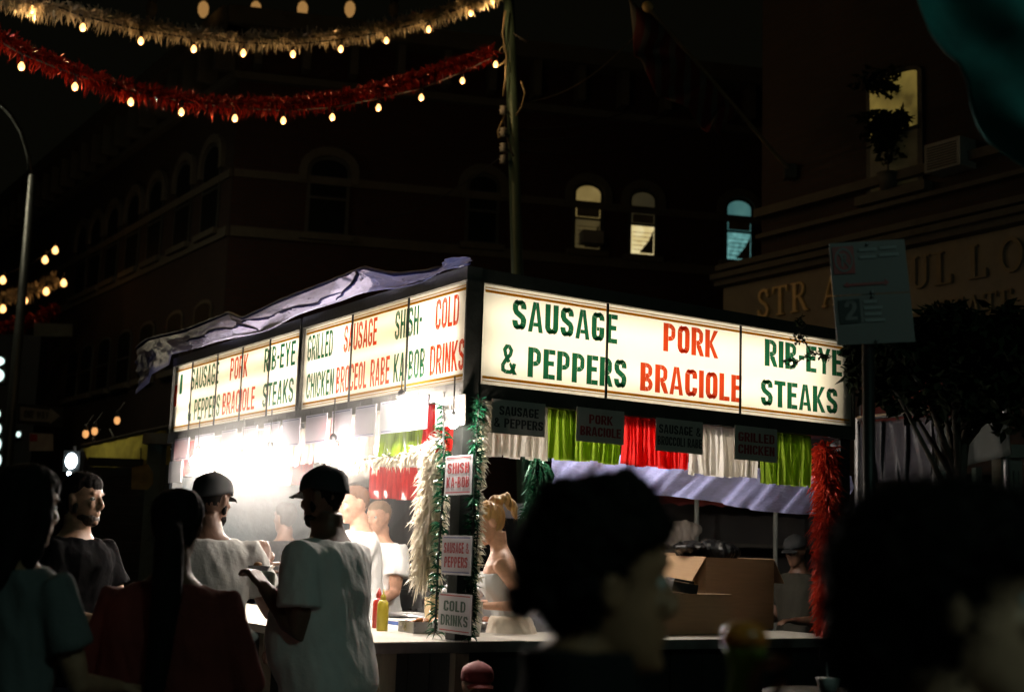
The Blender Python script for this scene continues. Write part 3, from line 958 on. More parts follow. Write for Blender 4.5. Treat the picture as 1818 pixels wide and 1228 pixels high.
for (x0, x1, yt, yb, ms) in ((550, 614, 285, 414, None), (832, 880, 315, 430, None), (1021, 1064, 331, 442, (LIT1b, LIT1)), (1120, 1160, 343, 452, (LIT2, LIT2b)), (1290, 1331, 358, 462, (LIT3b, LIT3))):
    xm, ym = (x0 + x1) / 2, (yt + yb) / 2
    s0, s1 = fpx(FF, x0, ym)[0], fpx(FF, x1, ym)[0]
    z1, z0 = fpx(FF, xm, yt)[1], fpx(FF, xm, yb)[1]
    window(FF, bld, s0, s1, z0, z1, (s1 - s0) * .32, panes=(.72,) if ms else None, mats=ms)
    if ms:
        w_, h_ = s1 - s0, z1 - z0
        sh_ = fbox(FF, s0 + .02, s1 - .02, z1 - h_ * .50, z1 - h_ * .36, .058, .066).build('blind', M_SHADE, bld)
        for q_ in range(5):
            fbox(FF, s0 + .03, s1 - .03, z0 + h_ * (.06 + q_ * .07), z0 + h_ * (.06 + q_ * .07) + .012, .058, .064).build('blind_slat', M_SHADE, sh_)
        MB().extrude([FF[0] + FF[1] * a_ + FF[2] * .067 + UP * b_ for a_, b_ in ((s1 - .02, z0 + .02), (s1 - .02, z0 + h_ * .40), (s1 - w_ * .25, z0 + h_ * .22), (s0 + w_ * .35, z0 + .02))], FF[2] * .01).build('curtain', M_SHADE, sh_)
    # the storey below
    window(FF, bld, s0, s1, z0 - 3.6, z1 - 3.6, (s1 - s0) * .32)
for y, x, t in ((313, 480, .16), (416, 480, .20)):
    z = fpx(FF, x, y)[1]
    fbox(FF, .02, fw, z - t / 2, z + t / 2, .0, .07).build('string_course', M_STONE, bld)
    fbox(FL, .02, lw_, z - t / 2, z + t / 2, .013, .07).build('string_course', M_STONE, bld)
zt_, zb_ = fpx(FL, 368, 272)[1], fpx(FL, 368, 412)[1]
zt2, zb2 = fpx(FL, 362, 540)[1], fpx(FL, 362, 640)[1]
for px in (368, 320, 272, 234, 199, 170, 146):
    s = fpx(FL, px, 480)[0]
    window(FL, bld, s - .42, s + .42, zb_, zt_, .3)
    window(FL, bld, s - .42, s + .42, zb2, zt2, .12, hood=False)
# air conditioner in the lit window's lower sash
s0, s1 = fpx(FF, 1026, 430)[0], fpx(FF, 1062, 430)[0]
z1, z0 = fpx(FF, 1044, 416)[1], fpx(FF, 1044, 438)[1]
fbox(FF, s0, s1, z0, z1, .06, .40).build('air_conditioner', M_TRIMPALE, bld)
# lamps under the cornice that wash the wall
M_WASH = glow('wash_lamp', (1, .52, .16), .32)
for k, px in enumerate((270, 362, 455, 538, 622, 700)):
    q = at(px, 4, 25.2) if px < 388 else None
    s, z = fpx(FF, px, 2, .12)
    c = FF[0] + FF[1] * s + FF[2] * .12 + UP * z
    strong = 0 < k < 5
    lamp = thing('wall_lamp', c, 'warm lamp washing down the corner building wall, ' + ('faintest, outermost towards the street', 'first of the four bright', 'second of the four bright', 'third of the four bright', 'fourth of the four bright', 'faint, nearest the utility pole')[k], 'wall lamp', 'lamps washing the corner building wall')
    MB().lathe(c, [(.03, .22), (.09, .18), (.10, .0), (.08, -.02)], 14).build('lamp_housing', M_FRAMEMETAL, lamp, True)
    MB().lathe(c - UP * .03, [(.03, .02), (.09, -.04), (.11, -.12), (.10, -.22), (.05, -.30), (.02, -.32)], 12).build('glass', M_WASH if strong else M_SHADE, lamp, True)
    MB().tube([c + UP * .1, c + UP * .1 - FF[2] * .12], .02, 6).build('bracket', M_FRAMEMETAL, lamp)
    if strong:
        ld = bpy.data.lights.new('wash_light', 'SPOT')
        ld.energy = 420
        ld.color = (1, .55, .18)
        ld.spot_size = R(70)
        ld.spot_blend = 1
        ld.shadow_soft_size = .05
        lo = bpy.data.objects.new('wash_light', ld)
        COL.objects.link(lo)
        lo.parent = lamp
        lo.location = (0, 0, -.2)
        lo.rotation_euler = (R(-6) * 1, 0, R(0))

# pale rooftop panel further up the street
q = [(30, 350), (44, 336), (98, 290), (112, 330), (128, 362), (66, 414), (40, 402)]
pp = [at(x, y, 46) for x, y in q]
pan = thing('rooftop_panel', (pp[0].x, 46, 0), 'pale rooftop panel with two small lamps beyond the lamp post', 'panel')
MB().extrude(pp, (0, .4, 0)).build('panel_face', mat('pale_panel', (.32, .34, .31), .8, var=.2, scale=.6), pan)
for x, y in ((85, 372), (110, 358)):
    c = at(x, y, 45.7)
    MB().ell(c, (.14, .06, .07)).build('lamp', glow('panel_lamp', (.7, .66, .4), .35), pan, True)
MB().tube([at(50, 400, 46.2), Vector((at(50, 400, 46.2).x, 46.2, 0))], .2, 8).build('mast', M_BLACK, pan)
MB().tube([at(90, 390, 46.2), Vector((at(90, 390, 46.2).x, 46.2, 0))], .2, 8).build('mast', M_BLACK, pan)

# yellow awning and its hanging sign on the side street
M_YAWN = mat('awning_yellow', (.42, .36, .07), .7, var=.4, scale=3, trans=.5)
aw = thing('shop_awning', (*(FL[0] + FL[1] * 3)[:2], 3), 'yellow shop awning left of the stand', 'awning')
qa = [at(146, 792, 19.0), at(302, 757, 16.5), at(302, 824, 16.2), at(162, 832, 18.6)]
MB().grid(lambda a, b: qa[0].lerp(qa[1], a).lerp(qa[3].lerp(qa[2], a), b) + Vector((0, .02 * math.sin(a * 40), 0)), 30, 6).build('canopy', M_YAWN, aw, True)
MB().tube([qa[0], Vector((qa[0].x, qa[0].y, 0))], .04, 8).build('post', M_FRAMEMETAL, aw)
MB().tube([qa[1], Vector((qa[1].x, qa[1].y, 0))], .04, 8).build('post', M_FRAMEMETAL, aw)
MB().tube([qa[0], qa[1]], .03, 8).build('rail', M_FRAMEMETAL, aw)
tq = [qa[3].lerp(qa[2], .15) + Vector((0, .9, .25)), qa[3].lerp(qa[2], .85) + Vector((0, .9, .25))]  # unseen tube added behind the canopy so that it shines through
MB().tube(tq, .02, 8).build('fill_tube', glow('awning_fill', (1, .92, .66), 11.0), aw)
MB().tube([tq[0], tq[0] + Vector((0, -.7, .3))], .008, 6).build('fill_tube_bracket', M_FRAMEMETAL, aw)
MB().tube([tq[1], tq[1] + Vector((0, -.7, .3))], .008, 6).build('fill_tube_bracket', M_FRAMEMETAL, aw)
ys = [at(x, y, 14.0) for x, y in ((234, 829), (262, 824), (271, 838), (271, 858), (262, 869), (233, 868))]
ysn = thing('hanging_sign', (ys[0].x, 14, ys[0].z), 'small yellow sign hanging below the yellow awning', 'sign')
MB().extrude(ys, (0, .02, 0)).build('board', mat('sign_ochre', (.35, .24, .05), .6, var=.35, scale=9), ysn)
MB().tube([at(250, 828, 14.01), at(250, 795, 14.01)], .006, 6).build('hanger', M_WIRE, ysn)
# pale teal pillar and dark shutters behind the customers
pil = thing('shop_pillar', (at(268, 1000, 15).x, 15, 0), 'pale teal pillar below the yellow awning', 'pillar')
pa, pb = at(256, 880, 15), at(282, 880, 15)
MB().box(((pa.x + pb.x) / 2, 15.1, 1.3), (pb.x - pa.x, .2, 2.6)).build('shaft', mat('pillar_teal', (.16, .24, .23), .7, var=.2), pil)
MB().box(((pa.x + pb.x) / 2, 15.09, 2.66), (pb.x - pa.x + .1, .28, .12)).build('capital', M_TRIMPALE, pil)
sh = thing('roller_shutter', (at(200, 1000, 17).x, 17, 0), 'dark roller shutter under the yellow awning', 'shutter')
xa, xb = at(150, 900, 17).x, at(262, 900, 17).x
for k in range(22):
    MB().box(((xa + xb) / 2, 17 + .01 * (k % 2), .08 + k * .115), (xb - xa, .04, .108)).build('slat', mat('shutter_metal', (.05, .06, .06), .45, metal=.5), sh)
# glowing bulbs added in place of warm window reflections over the awning
for k, (px, py, lab) in enumerate(((208, 746, 'uppermost'), (168, 765, 'middle'), (165, 794, 'lowest, beside the canopy end'), (152, 770, 'outermost'))):
    c = at(px, py, 19.5)
    t = thing('reflection_bulb', c, 'small amber bulb standing in for a window reflection above the yellow awning, ' + lab, 'lamp', 'amber reflections above the awning')
    MB().ell(c, (.045, .045, .06)).build('glass', glow('amber_reflection', (.9, .42, .14), 1.0), t, True)
    MB().lathe(c, [(.03, .05), (.03, .12), (.01, .14)], 8).build('socket', M_SOCKET, t)
    MB().tube([c + UP * .12, c + Vector((0, .3, .3))], .006, 5).build('bracket', M_WIRE, t)
# lit shopfront at the picture's edge, far down the side street
lsf = thing('lit_shopfront', (at(-20, 900, 30).x, 30, 0), 'cold white lit shop windows far down the side street', 'shopfront')
xs = at(-60, 700, 30).x, at(60, 700, 30).x
MB().box(((xs[0] + xs[1]) / 2, 30.4, 3), (xs[1] - xs[0], .5, 6)).build('wall', M_BLACK, lsf)
GW = glow('cold_window', (.75, 1.0, .95), 1.6)
for x0, y0, x1, y1 in ((-14, 633, 9, 650), (-14, 655, 8, 679), (-8, 728, 2, 742), (-8, 752, 3, 772), (-8, 778, 3, 800), (-8, 806, 3, 828), (17, 768, 25, 782), (31, 766, 38, 776), (11, 776, 15, 784)):
    a, b = at(x0, y0, 30.1), at(x1, y1, 30.1)
    w_, h_ = b.x - a.x, a.z - b.z
    c = (a + b) / 2
    fr_ = MB().box(c, (w_ + .04, .1, h_ + .04)).build('window', M_SASH, lsf)
    MB().ell((c.x, 30.04, c.z), (w_ / 2, .03, h_ / 2), 12, 8).build('pane', GW, fr_)
# flood lamp over the crowd
fl_ = at(127, 818, 13)
flt = thing('flood_lamp', (fl_.x, 13, 0), 'blue-white flood lamp on a stand above the bearded man', 'flood lamp')
MB().tube([(fl_.x, 13.06, 0), (fl_.x, 13.06, fl_.z + .15)], .025, 8).build('mast', M_BLACK, flt)
MB().box((fl_.x, 13.06, fl_.z), (.16, .12, .2)).build('housing', M_BLACK, flt)
MB().ell((fl_.x, 12.99, fl_.z), (.055, .02, .075)).build('lens', glow('flood_lens', (.75, .9, 1), 30), flt, True)
MB().ell((fl_.x - .01, 12.99, fl_.z - .12), (.02, .015, .02)).build('lens', MATS['flood_lens'], flt, True)
for k in range(3):
    a = k * 2.1
    MB().tube([(fl_.x, 13.06, .5), (fl_.x + .4 * math.cos(a), 13.06 + .4 * math.sin(a), 0)], .012, 6).build('leg', M_BLACK, flt)

# ------------------------------------------------------------------ estate-office building on the other side
r0 = at(1292, 509, 19.2)
FR = facade(r0, Vector((math.sin(R(33)), -math.cos(R(33)), 0)))
FR = (FR[0], FR[1], Vector((-math.cos(R(33)), -math.sin(R(33)), 0)))
rb = thing('office_building', (r0.x, r0.y, 0), 'dark brick building with carved signboard right of the stand', 'building')
rl = 11.0
p = [FR[0], FR[0] + FR[1] * rl, FR[0] + FR[1] * rl - FR[2] * 8, FR[0] - FR[2] * 8]
zt = fpx(FR, 1300, 512)[1]
MB().hexa([Vector((v.x, v.y, 0)) for v in p] + [Vector((v.x, v.y, zt + .25)) for v in p]).build('wall', M_BRICKL, rb)
su = fpx(FR, 1352, 420)[0]
p = [FR[0] + FR[1] * su, FR[0] + FR[1] * rl, FR[0] + FR[1] * rl - FR[2] * 8, FR[0] + FR[1] * su - FR[2] * 8]
MB().hexa([Vector((v.x, v.y, zt + .252)) for v in p] + [Vector((v.x, v.y, 13)) for v in p]).build('upper_wall', M_BRICKL, rb)
for k, (a, b, dep) in enumerate(((zt + .02, zt + .10, .22), (zt + .104, zt + .18, .30), (zt + .25, zt + .33, .2), (zt + .60, zt + .66, .12), (zt + .9, zt + 1.02, .16))):
    fbox(FR, -.05 if k < 3 else su, rl, a, b, .0, dep).build('moulding', M_STONE, rb)
sbd = fbox(FR, .02, rl, zt - 1.12, zt, .005, .10).build('signboard', mat('signboard_tan', (.26, .22, .15), .7, var=.2, scale=3), rb)
fbox(FR, .02, rl, zt - 1.24, zt - 1.13, .0, .18).build('moulding', M_STONE, rb)
M_GOLD = mat('gilt', (.85, .58, .22), .5, metal=.0, var=.2, bump=.1)
M_GILT_UNLIT = mat('unlit_gilt', (.26, .20, .11), .6, var=.2)  # same gilt, darkened for the letters outside the lamplight
def serif(ch):
    T, t, s = .15, .065, .05
    def slab(x0, x1, y):
        return [_rect(x0, y, x1, y + s)] if True else []
    if ch == 'T': return [_rect(.27, s, .27 + T, 1 - t)] + [_rect(0, 1 - t, .69, 1), [(0, 1 - t), (0, .78), (.035, .78), (.09, 1 - t)], [(.69, 1 - t), (.60, 1 - t), (.655, .78), (.69, .78)]] + slab(.18, .51, 0), .69
    if ch == 'L': return [_rect(.09, s, .09 + T, 1 - s)] + slab(0, .33, 1 - s) + [_rect(0, 0, .62, s)] + [[(.62, s), (.62, .27), (.585, .27), (.5, s)]], .62
    if ch == 'I': return [_rect(.09, s, .09 + T, 1 - s)] + slab(0, .33, 1 - s) + slab(0, .33, 0), .33
    if ch == 'E': return [_rect(.09, s, .09 + T, 1 - s), _rect(0, 1 - s, .58, 1), _rect(0, 0, .62, s), _rect(.24, .48, .45, .53), [(.58, 1 - s), (.46, 1 - s), (.545, .76), (.58, .76)], [(.62, s), (.62, .27), (.585, .27), (.5, s)]], .62
    if ch == 'U': return [_rect(.09, .25, .09 + T, 1 - s)] + slab(0, .33, 1 - s) + [_rect(.60, .25, .60 + t, 1 - s)] + slab(.5, .77, 1 - s) + _strip([(.165, .25), (.2, .12), (.3, .05), (.42, .04), (.55, .11), (.63, .25)], .09), .77
    if ch == 'O': return _strip([(.42 + .34 * math.cos(R(a)), .5 + .46 * math.sin(R(a))) for a in range(0, 360, 20)], .11, True), .84
    if ch == 'S': return _strip([(.5, .72), (.47, .86), (.36, .95), (.25, .95), (.13, .88), (.10, .74), (.17, .61), (.42, .43), (.50, .28), (.45, .12), (.33, .05), (.21, .05), (.10, .14), (.06, .28)], .11) + [_rect(.485, .70, .525, .98), _rect(.03, .02, .065, .30)], .58
    if ch == 'R': return [_rect(.09, s, .09 + T, 1 - s)] + slab(0, .33, 1 - s) + slab(0, .33, 0) + _strip([(.33, .97), (.45, .96), (.54, .87), (.55, .74), (.5, .6), (.4, .53), (.24, .52)], .085) + [[(.33, .5), (.46, .5), (.75, 0), (.60, 0)]] + slab(.6, .8, 0), .76
    if ch == 'A': return [[(.06, s), (.12, s), (.37, .84), (.37, 1)], [(.37, 1), (.37, .80), (.54, s), (.70, s), (.42, 1)]] + slab(0, .2, 0) + slab(.46, .78, 0) + [_rect(.20, .30, .48, .36)], .78
    return [], .4
def serif_word(text, F, s_at, z0, h, m, parent, kx=.9, dep=.035):
    p0, d, n = F
    x = s_at
    for c in text:
        if c != ' ':
            g, gw = serif(c)
            mb = MB()
            for i, poly in enumerate(g):
                mb.extrude([p0 + d * (x + q_[0] * h * kx) + n * (.101) + UP * (z0 + q_[1] * h) for q_ in poly], n * (dep + .0008 * (i % 4)))
            mb.build('letter', m, parent)
            x += (gw + .16) * h * kx
        else:
            x += .4 * h
lh = .40
s_s = fpx(FR, 1347, 545, .1)[0]
z_s = fpx(FR, 1349, 566, .1)[1]
serif_word('STR', FR, s_s, z_s, lh, M_GOLD, sbd, kx=1.02)
s_a = fpx(FR, 1462, 520, .1)[0]
serif_word('A', FR, s_a, z_s, lh, M_GOLD, sbd, kx=1.02)
for ch, px in (('U', 1617), ('L', 1662), ('L', 1722), ('O', 1776)):
    serif_word(ch, FR, fpx(FR, px, 480, .1)[0], z_s + .02, lh, M_GILT_UNLIT, sbd, kx=1.0)
for ch, px in (('S', 1665), ('T', 1690), ('A', 1718), ('T', 1748), ('E', 1778)):
    serif_word(ch, FR, fpx(FR, px, 530, .1)[0], z_s - .44, .27, M_GILT_UNLIT, sbd, kx=1.0)
# lit window with house plants, air conditioner beside it
s0, s1 = fpx(FR, 1550, 240)[0], fpx(FR, 1634, 240)[0]
z1, z0 = fpx(FR, 1592, 135)[1], fpx(FR, 1592, 332)[1]
LP = lit_window('lit_plant_window', (.62, .45, .10), (.04, .03, .01), .24, scale=2.2)
LPd = lit_window('dim_plant_window', (.10, .085, .03), (.01, .01, .004), .06, scale=5)
wf = window(FR, rb, s0, s1, z0, z1, .05, hood=False, mats=(LPd, LP))
rp = random.Random(5)
mb = MB()
cc = FR[0] + FR[1] * ((s0 + s1) / 2) + FR[2] * .16
leaves(mb, [(cc + UP * (z0 + (z1 - z0) * .50), (.30, .12, .16)), (cc + UP * (z0 + (z1 - z0) * .40), (.34, .14, .30)), (cc + UP * (z0 + (z1 - z0) * .56) + FR[1] * .2, (.10, .1, .10)), (cc + UP * (z0 + (z1 - z0) * .93), (.45, .1, .20)), (cc + UP * (z0 + (z1 - z0) * .62), (.42, .1, .10))], 900, .13, rp, 1)
plt = thing('window_plant', cc + UP * (z0 - .04), 'leafy plant silhouetted in the lit upstairs window', 'plant')
mb.build('foliage', mat('leaf_dark', (.016, .026, .010), .8, spec=.15), plt)
MB().lathe(cc + UP * (z0 - .05), [(.10, 0), (.14, .2), (.12, .2)], 14).build('pot', M_STONE, plt, True)
MB().tube([cc + UP * (z0 + .1), cc + UP * (z0 + (z1 - z0) * .5)], .012, 6).build('stem', M_DARKWOOD, plt)
s0, s1 = fpx(FR, 1670, 285)[0], fpx(FR, 1734, 285)[0]
z1, z0 = fpx(FR, 1702, 258)[1], fpx(FR, 1702, 308)[1]
ac = thing('air_conditioner', FR[0] + FR[1] * s0 + UP * z0, 'pale window air conditioner beside the lit upstairs window', 'air conditioner')
fbox(FR, s0, s1, z0, z1, .01, .30).build('case', M_TRIMPALE, ac)
for k in range(9):
    z = z0 + .03 + k * (z1 - z0 - .06) / 9
    fbox(FR, s0 + .05, s1 - .05, z, z + .012, .302, .315).build('louvre', M_BLACK, ac)
# ground floor: dark red awning with the house number, white pilaster, shop glass
raw = thing('red_awning', FR[0] + FR[1] * 4.5 + UP * 2.8, 'dark red awning numbered 10 beside the stand', 'awning')
qa = [at(1528, 672, 13.2), at(1668, 655, 11.6), at(1690, 752, 11.2), at(1530, 762, 12.8)]
MB().grid(lambda a, b: qa[0].lerp(qa[1], a).lerp(qa[3].lerp(qa[2], a), b), 20, 5).build('canopy', mat('awning_red', (.12, .012, .012), .7, var=.3), raw, True, thick=.01)
ta = (qa[1] - qa[0]).normalized()
tu = (qa[0] - qa[3]).normalized()
mb = MB()
o = at(1534, 686, 13.0) + Vector((0, -.25, 0))
letters(mb, '10', o, ta, tu, .09, .09, Vector((0, -1, 0)))
mb.build('lettering', mat('number_white', (.4, .42, .4), .6), raw)
MB().tube([qa[0], Vector((qa[0].x, qa[0].y, 0))], .03, 8).build('post', M_BLACK, raw)
MB().tube([qa[1], Vector((qa[1].x, qa[1].y, 0))], .03, 8).build('post', M_BLACK, raw)
pw = thing('shop_pilaster', (at(1797, 900, 10.5).x, 10.5, 0), 'white fluted pilaster at the right edge', 'pilaster')
xa, xb = at(1778, 880, 10.5).x, at(1816, 880, 10.5).x
MB().box(((xa + xb) / 2, 10.6, 1.2), (xb - xa, .2, 2.4)).build('shaft', mat('pilaster_white', (.22, .23, .20), .6, var=.1), pw)
for k in range(4):
    x = xa + (k + .5) * (xb - xa) / 4
    MB().box((x, 10.49, 1.25), (.018, .02, 2.1)).build('flute', MATS['pilaster_white'], pw)
MB().box(((xa + xb) / 2, 10.58, 2.45), (xb - xa + .06, .28, .1)).build('capital', MATS['pilaster_white'], pw)
sw = thing('shop_window', (at(1740, 900, 11).x, 11, 0), 'dim teal shop window left of the white pilaster', 'window')
xa, xb = at(1672, 880, 11).x, at(1776, 880, 11).x
MB().box(((xa + xb) / 2, 11.1, 1.2), (xb - xa, .1, 2.2)).build('pane', M_GLASS, sw)
for x in (xa, (xa + xb) / 2 + .05, xb):
    MB().box((x, 11.0, 1.2), (.05, .1, 2.3)).build('mullion', mat('teal_frame', (.18, .26, .24), .5), sw)
for z in (.2, 1.95, 2.2):
    MB().box(((xa + xb) / 2, 10.98, z), (xb - xa, .06, .05)).build('rail', MATS['teal_frame'], sw)
# neighbouring booth: grey canopy and lilac side sheet
cb = thing('booth_canopy', (at(1600, 800, 10).x, 10, 0), 'dark canopy booth with a hanging grey sheet right of the stand', 'booth')
qs = [at(1524, 752, 10.4), at(1662, 738, 9.6), at(1668, 856, 9.6), at(1532, 856, 10.4)]
MB().grid(lambda a, b: qs[0].lerp(qs[1], a).lerp(qs[3].lerp(qs[2], a), b) + Vector((0, .05 * math.sin(a * 18 + b * 3) + .03 * math.sin(a * 41), 0)), 50, 14).build('side_sheet', mat('sheet_lilac', (.035, .034, .044), .5, var=.3, scale=4, bump=.5, bscale=14), cb, True, thick=.003)
qs2 = [at(1664, 742, 9.5), at(1790, 735, 9.0), at(1800, 806, 8.9), at(1668, 838, 9.4)]
MB().grid(lambda a, b: qs2[0].lerp(qs2[1], a).lerp(qs2[3].lerp(qs2[2], a), b) + Vector((0, .03 * math.sin(a * 14), 0)), 24, 6).build('front_valance', mat('canopy_grey', (.025, .03, .026), .7, var=.3), cb, True, thick=.003)
for q_ in (qs[0], qs[1], qs2[1]):
    MB().tube([q_ + Vector((0, .05, .05)), Vector((q_.x, q_.y + .05, 0))], .02, 8).build('pole', M_STEEL, cb)
MB().tube([qs[0] + UP * .04, qs[1] + UP * .04, qs2[1] + UP * .04], .02, 8).build('rail', M_STEEL, cb)

# flag on an angled staff from the office building
fp0 = on_plane(1405, 306, FR[0] + FR[2] * .05, FR[2])
fp1 = at(1150, 12, fp0.y - 2.6)
flg = thing('furled_flag', fp0, 'drooping striped flag on an angled staff from the office building', 'flag')
MB().tube([fp0, fp1], .028, 8).build('staff', mat('staff_wood', (.30, .24, .14), .5), flg)
MB().ell(fp1, .07).build('finial', M_GOLD, flg, True)
MB().box(fp0 + FR[2] * .03, (.16, .16, .2)).build('socket', M_FRAMEMETAL, flg)
low = [(1112, -6), (1124, 60), (1128, 96), (1142, 128), (1168, 165), (1190, 182), (1222, 192), (1240, 218), (1256, 236), (1270, 225), (1281, 232), (1300, 202)]
def flag_fn(a, b):
    i = min(int(a * (len(low) - 1)), len(low) - 2)
    f = a * (len(low) - 1) - i
    x, y = low[i][0] + f * (low[i + 1][0] - low[i][0]), low[i][1] + f * (low[i + 1][1] - low[i][1])
    top = fp1.lerp(fp0, .02 + a * .60)
    bot = at(x, y, top.y + .1)
    q_ = top.lerp(bot, b)
    w = math.sin(b * PI / 1.4)
    return q_ + Vector((.0, .14 * w * math.sin(a * 26 + b * 4), .04 * w * math.sin(a * 33)))
fm = mat('flag_stripes', (.5, .1, .1), .8)
nt = fm.node_tree
wv = nt.nodes.new('ShaderNodeTexWave')
wv.inputs['Scale'].default_value = 1.6
wv.inputs['Distortion'].default_value = 2.5
rp_ = nt.nodes.new('ShaderNodeValToRGB')
rp_.color_ramp.interpolation = 'CONSTANT'
rp_.color_ramp.elements[0].color = (.12, .014, .012, 1)
rp_.color_ramp.elements[1].color = (.13, .12, .10, 1)
rp_.color_ramp.elements[1].position = .62
tc_ = nt.nodes.new('ShaderNodeTexCoord')
nt.links.new(tc_.outputs['Object'], wv.inputs['Vector'])
nt.links.new(wv.outputs[0], rp_.inputs[0])
nt.links.new(rp_.outputs[0], nt.nodes['Principled BSDF'].inputs['Base Color'])
MB().grid(flag_fn, 66, 16).build('cloth', fm, flg, True, thick=.004)

# ------------------------------------------------------------------ utility pole with wires
up1, up2 = at(918, 475, 18), at(904, 0, 18)
dd = (up2 - up1) / (up2.z - up1.z)
ub, ut = up1 - dd * up1.z, up1 + dd * (10.6 - up1.z)
upl = thing('utility_pole', ub, 'leaning green utility pole carrying the light garlands', 'pole')
MB().tube([ub, ub.lerp(ut, .3), ut], [.10, .085, .07], 14).build('shaft', mat('pole_green', (.09, .15, .11), .4, metal=.3, var=.3, scale=3, stretch=(1, 1, .3)), upl, True)
M_PORC = mat('porcelain', (.45, .45, .42), .3)
for px, py in ((893, 196), (893, 235), (893, 262), (893, 283)):
    c = at(px, py, 17.85)
    ins = MB().lathe(c, [(.02, .06), (.05, .05), (.03, .02), (.055, .0), (.03, -.03), (.05, -.05), (.02, -.06)], 12).build('insulator', M_PORC, upl, True)
    MB().tube([c, Vector((up2.x + .09, 18, c.z))], .012, 6).build('pin', M_FRAMEMETAL, ins)
for pts, m, w in (([(897, 20), (892, 60), (899, 100), (897, 140), (893, 170)], M_WIRE_L, .012), ([(912, 60), (935, 75), (938, 62)], M_WIRE, .01), ([(925, 145), (932, 165), (926, 190), (916, 205)], M_WIRE_L, .012),
                  ([(896, 205), (884, 232), (885, 245), (894, 240), (896, 225)], M_WIRE_L, .012), ([(893, 205), (900, 240), (908, 270), (912, 278)], M_WIRE, .012), ([(886, 90), (893, 82), (899, 96)], M_WIRE_L, .016), ([(884, 118), (893, 112), (900, 104)], M_WIRE_L, .012)):
    MB().tube([at(x, y, 17.86) for x, y in pts], w, 6).build('loose_cable', m, upl, True)
for k, (a, b) in enumerate((((912, 186), (1130, 62)), ((915, 230), (1250, 130)), ((915, 250), (1300, 150)), ((915, 268), (1300, 205)), ((905, 268), (640, 395)))):
    A, B = at(a[0], a[1], 18), at(b[0], b[1], 19.5 if k < 4 else 27)
    w = MB().tube([A.lerp(B, t / 12) - UP * (.25 * math.sin(PI * t / 12)) for t in range(13)], .011, 6).build('overhead_wire', M_WIRE_L if k == 0 else M_WIRE, None)
    tag(w, ('uppermost thin wire running from the utility pole towards the flag', 'second overhead wire from the pole towards the office building', 'third overhead wire from the pole towards the office building',
            'lowest overhead wire from the pole towards the office building', 'overhead wire from the pole down to the corner building')[k], 'wire', 'overhead wires at the utility pole')

# ------------------------------------------------------------------ light garlands across the street
BULB_ME = None
def garland(tpx, bpx, y0, y1, m, label, cat_group, rad=.05, count=2200, ln=.13, wd=.010, r=.033, seed=1, tail=None):
    xs_ = [b[0] for b in bpx]
    Yf = lambda x: y0 + (y1 - y0) * (x - xs_[0]) / (xs_[-1] - xs_[0])
    tp = [at(x, y, Yf(x)) for x, y in tpx]
    g = thing('light_garland', tp[len(tp) // 2], label, 'light garland', cat_group)
    path = []
    for i in range(len(tp) - 1):
        for j in range(4):
            path.append(tp[i].lerp(tp[i + 1], j / 4))
    path.append(tp[-1])
    mb = MB()
    tinsel(mb, path, rad, count, ln, wd, random.Random(seed), droop=.5)
    mb.build('tinsel', m, g)
    bp = [at(x, y, Yf(x) - .02) for x, y in bpx]
    cord = [b + UP * .13 for b in bp]
    MB().tube(cord, .010, 6).build('cord', M_WIRE, g)
    global BULB_ME
    for b in bp:
        if BULB_ME is None or r != .033:
            ob = MB().lathe((0, 0, 0), [(.3 * r, 1.5 * r), (.55 * r, 1.1 * r), (.95 * r, .4 * r), (r, -.1 * r), (.8 * r, -.7 * r), (.3 * r, -1.1 * r)], 12).build('bulb', M_STRBULB, g, True, local=True)
            if r == .033:
                BULB_ME = ob.data
        else:
            ob = link_mesh('bulb', BULB_ME, None, g)
        ob.location = b - g.location
        if y0 < 25:
            pl_ = bpy.data.lights.new('bulb_light', 'POINT')
            pl_.energy = 3.0
            pl_.color = (1, .60, .26)
            pl_.shadow_soft_size = .02
            po = bpy.data.objects.new('bulb_light', pl_)
            COL.objects.link(po)
            po.parent = g
            po.location = b - g.location - UP * .07
        sk = MB().lathe((0, 0, 0), [(.5 * r, 1.45 * r), (.55 * r, 2.6 * r), (.25 * r, 3.6 * r)], 8).build('socket', M_SOCKET, ob, True, local=True)
    return g
garland([(-60, -30), (0, -6), (60, 8), (150, 22), (250, 44), (340, 58), (430, 68), (520, 68), (600, 62), (690, 46), (760, 28), (830, 8), (885, -12)],
        [(-40, -10), (56, 18), (147, 50), (250, 74), (344, 88), (432, 95), (520, 97), (605, 88), (686, 73), (761, 53), (836, 24), (874, 3)], 13.0, 17.7, M_TIN_W,
        'upper light garland in pale gold tinsel across the street', 'light garlands over the street', seed=21, count=4200)
garland([(-60, 35), (-10, 62), (30, 80), (70, 100), (130, 124), (200, 150), (280, 168), (360, 179), (440, 184), (520, 182), (600, 172), (680, 154), (750, 134), (820, 110), (873, 92)],
        [(-50, 70), (38, 119), (133, 155), (232, 182), (322, 200), (417, 211), (503, 215), (590, 209), (672, 192), (748, 174), (821, 144), (880, 115)], 12.5, 17.7, M_TIN_R,
        'lower light garland in red tinsel across the street', 'light garlands over the street', seed=22, count=4200)
garland([(-20, 535), (0, 528), (40, 520), (75, 508), (100, 490)], [(-35, 510), (5, 498), (45, 482), (80, 462), (98, 445)], 30, 31, M_TIN_W, 'upper far light garland beyond the lamp post, pale tinsel', 'far light garlands', rad=.08, count=500, ln=.2, wd=.02, r=.07, seed=23)
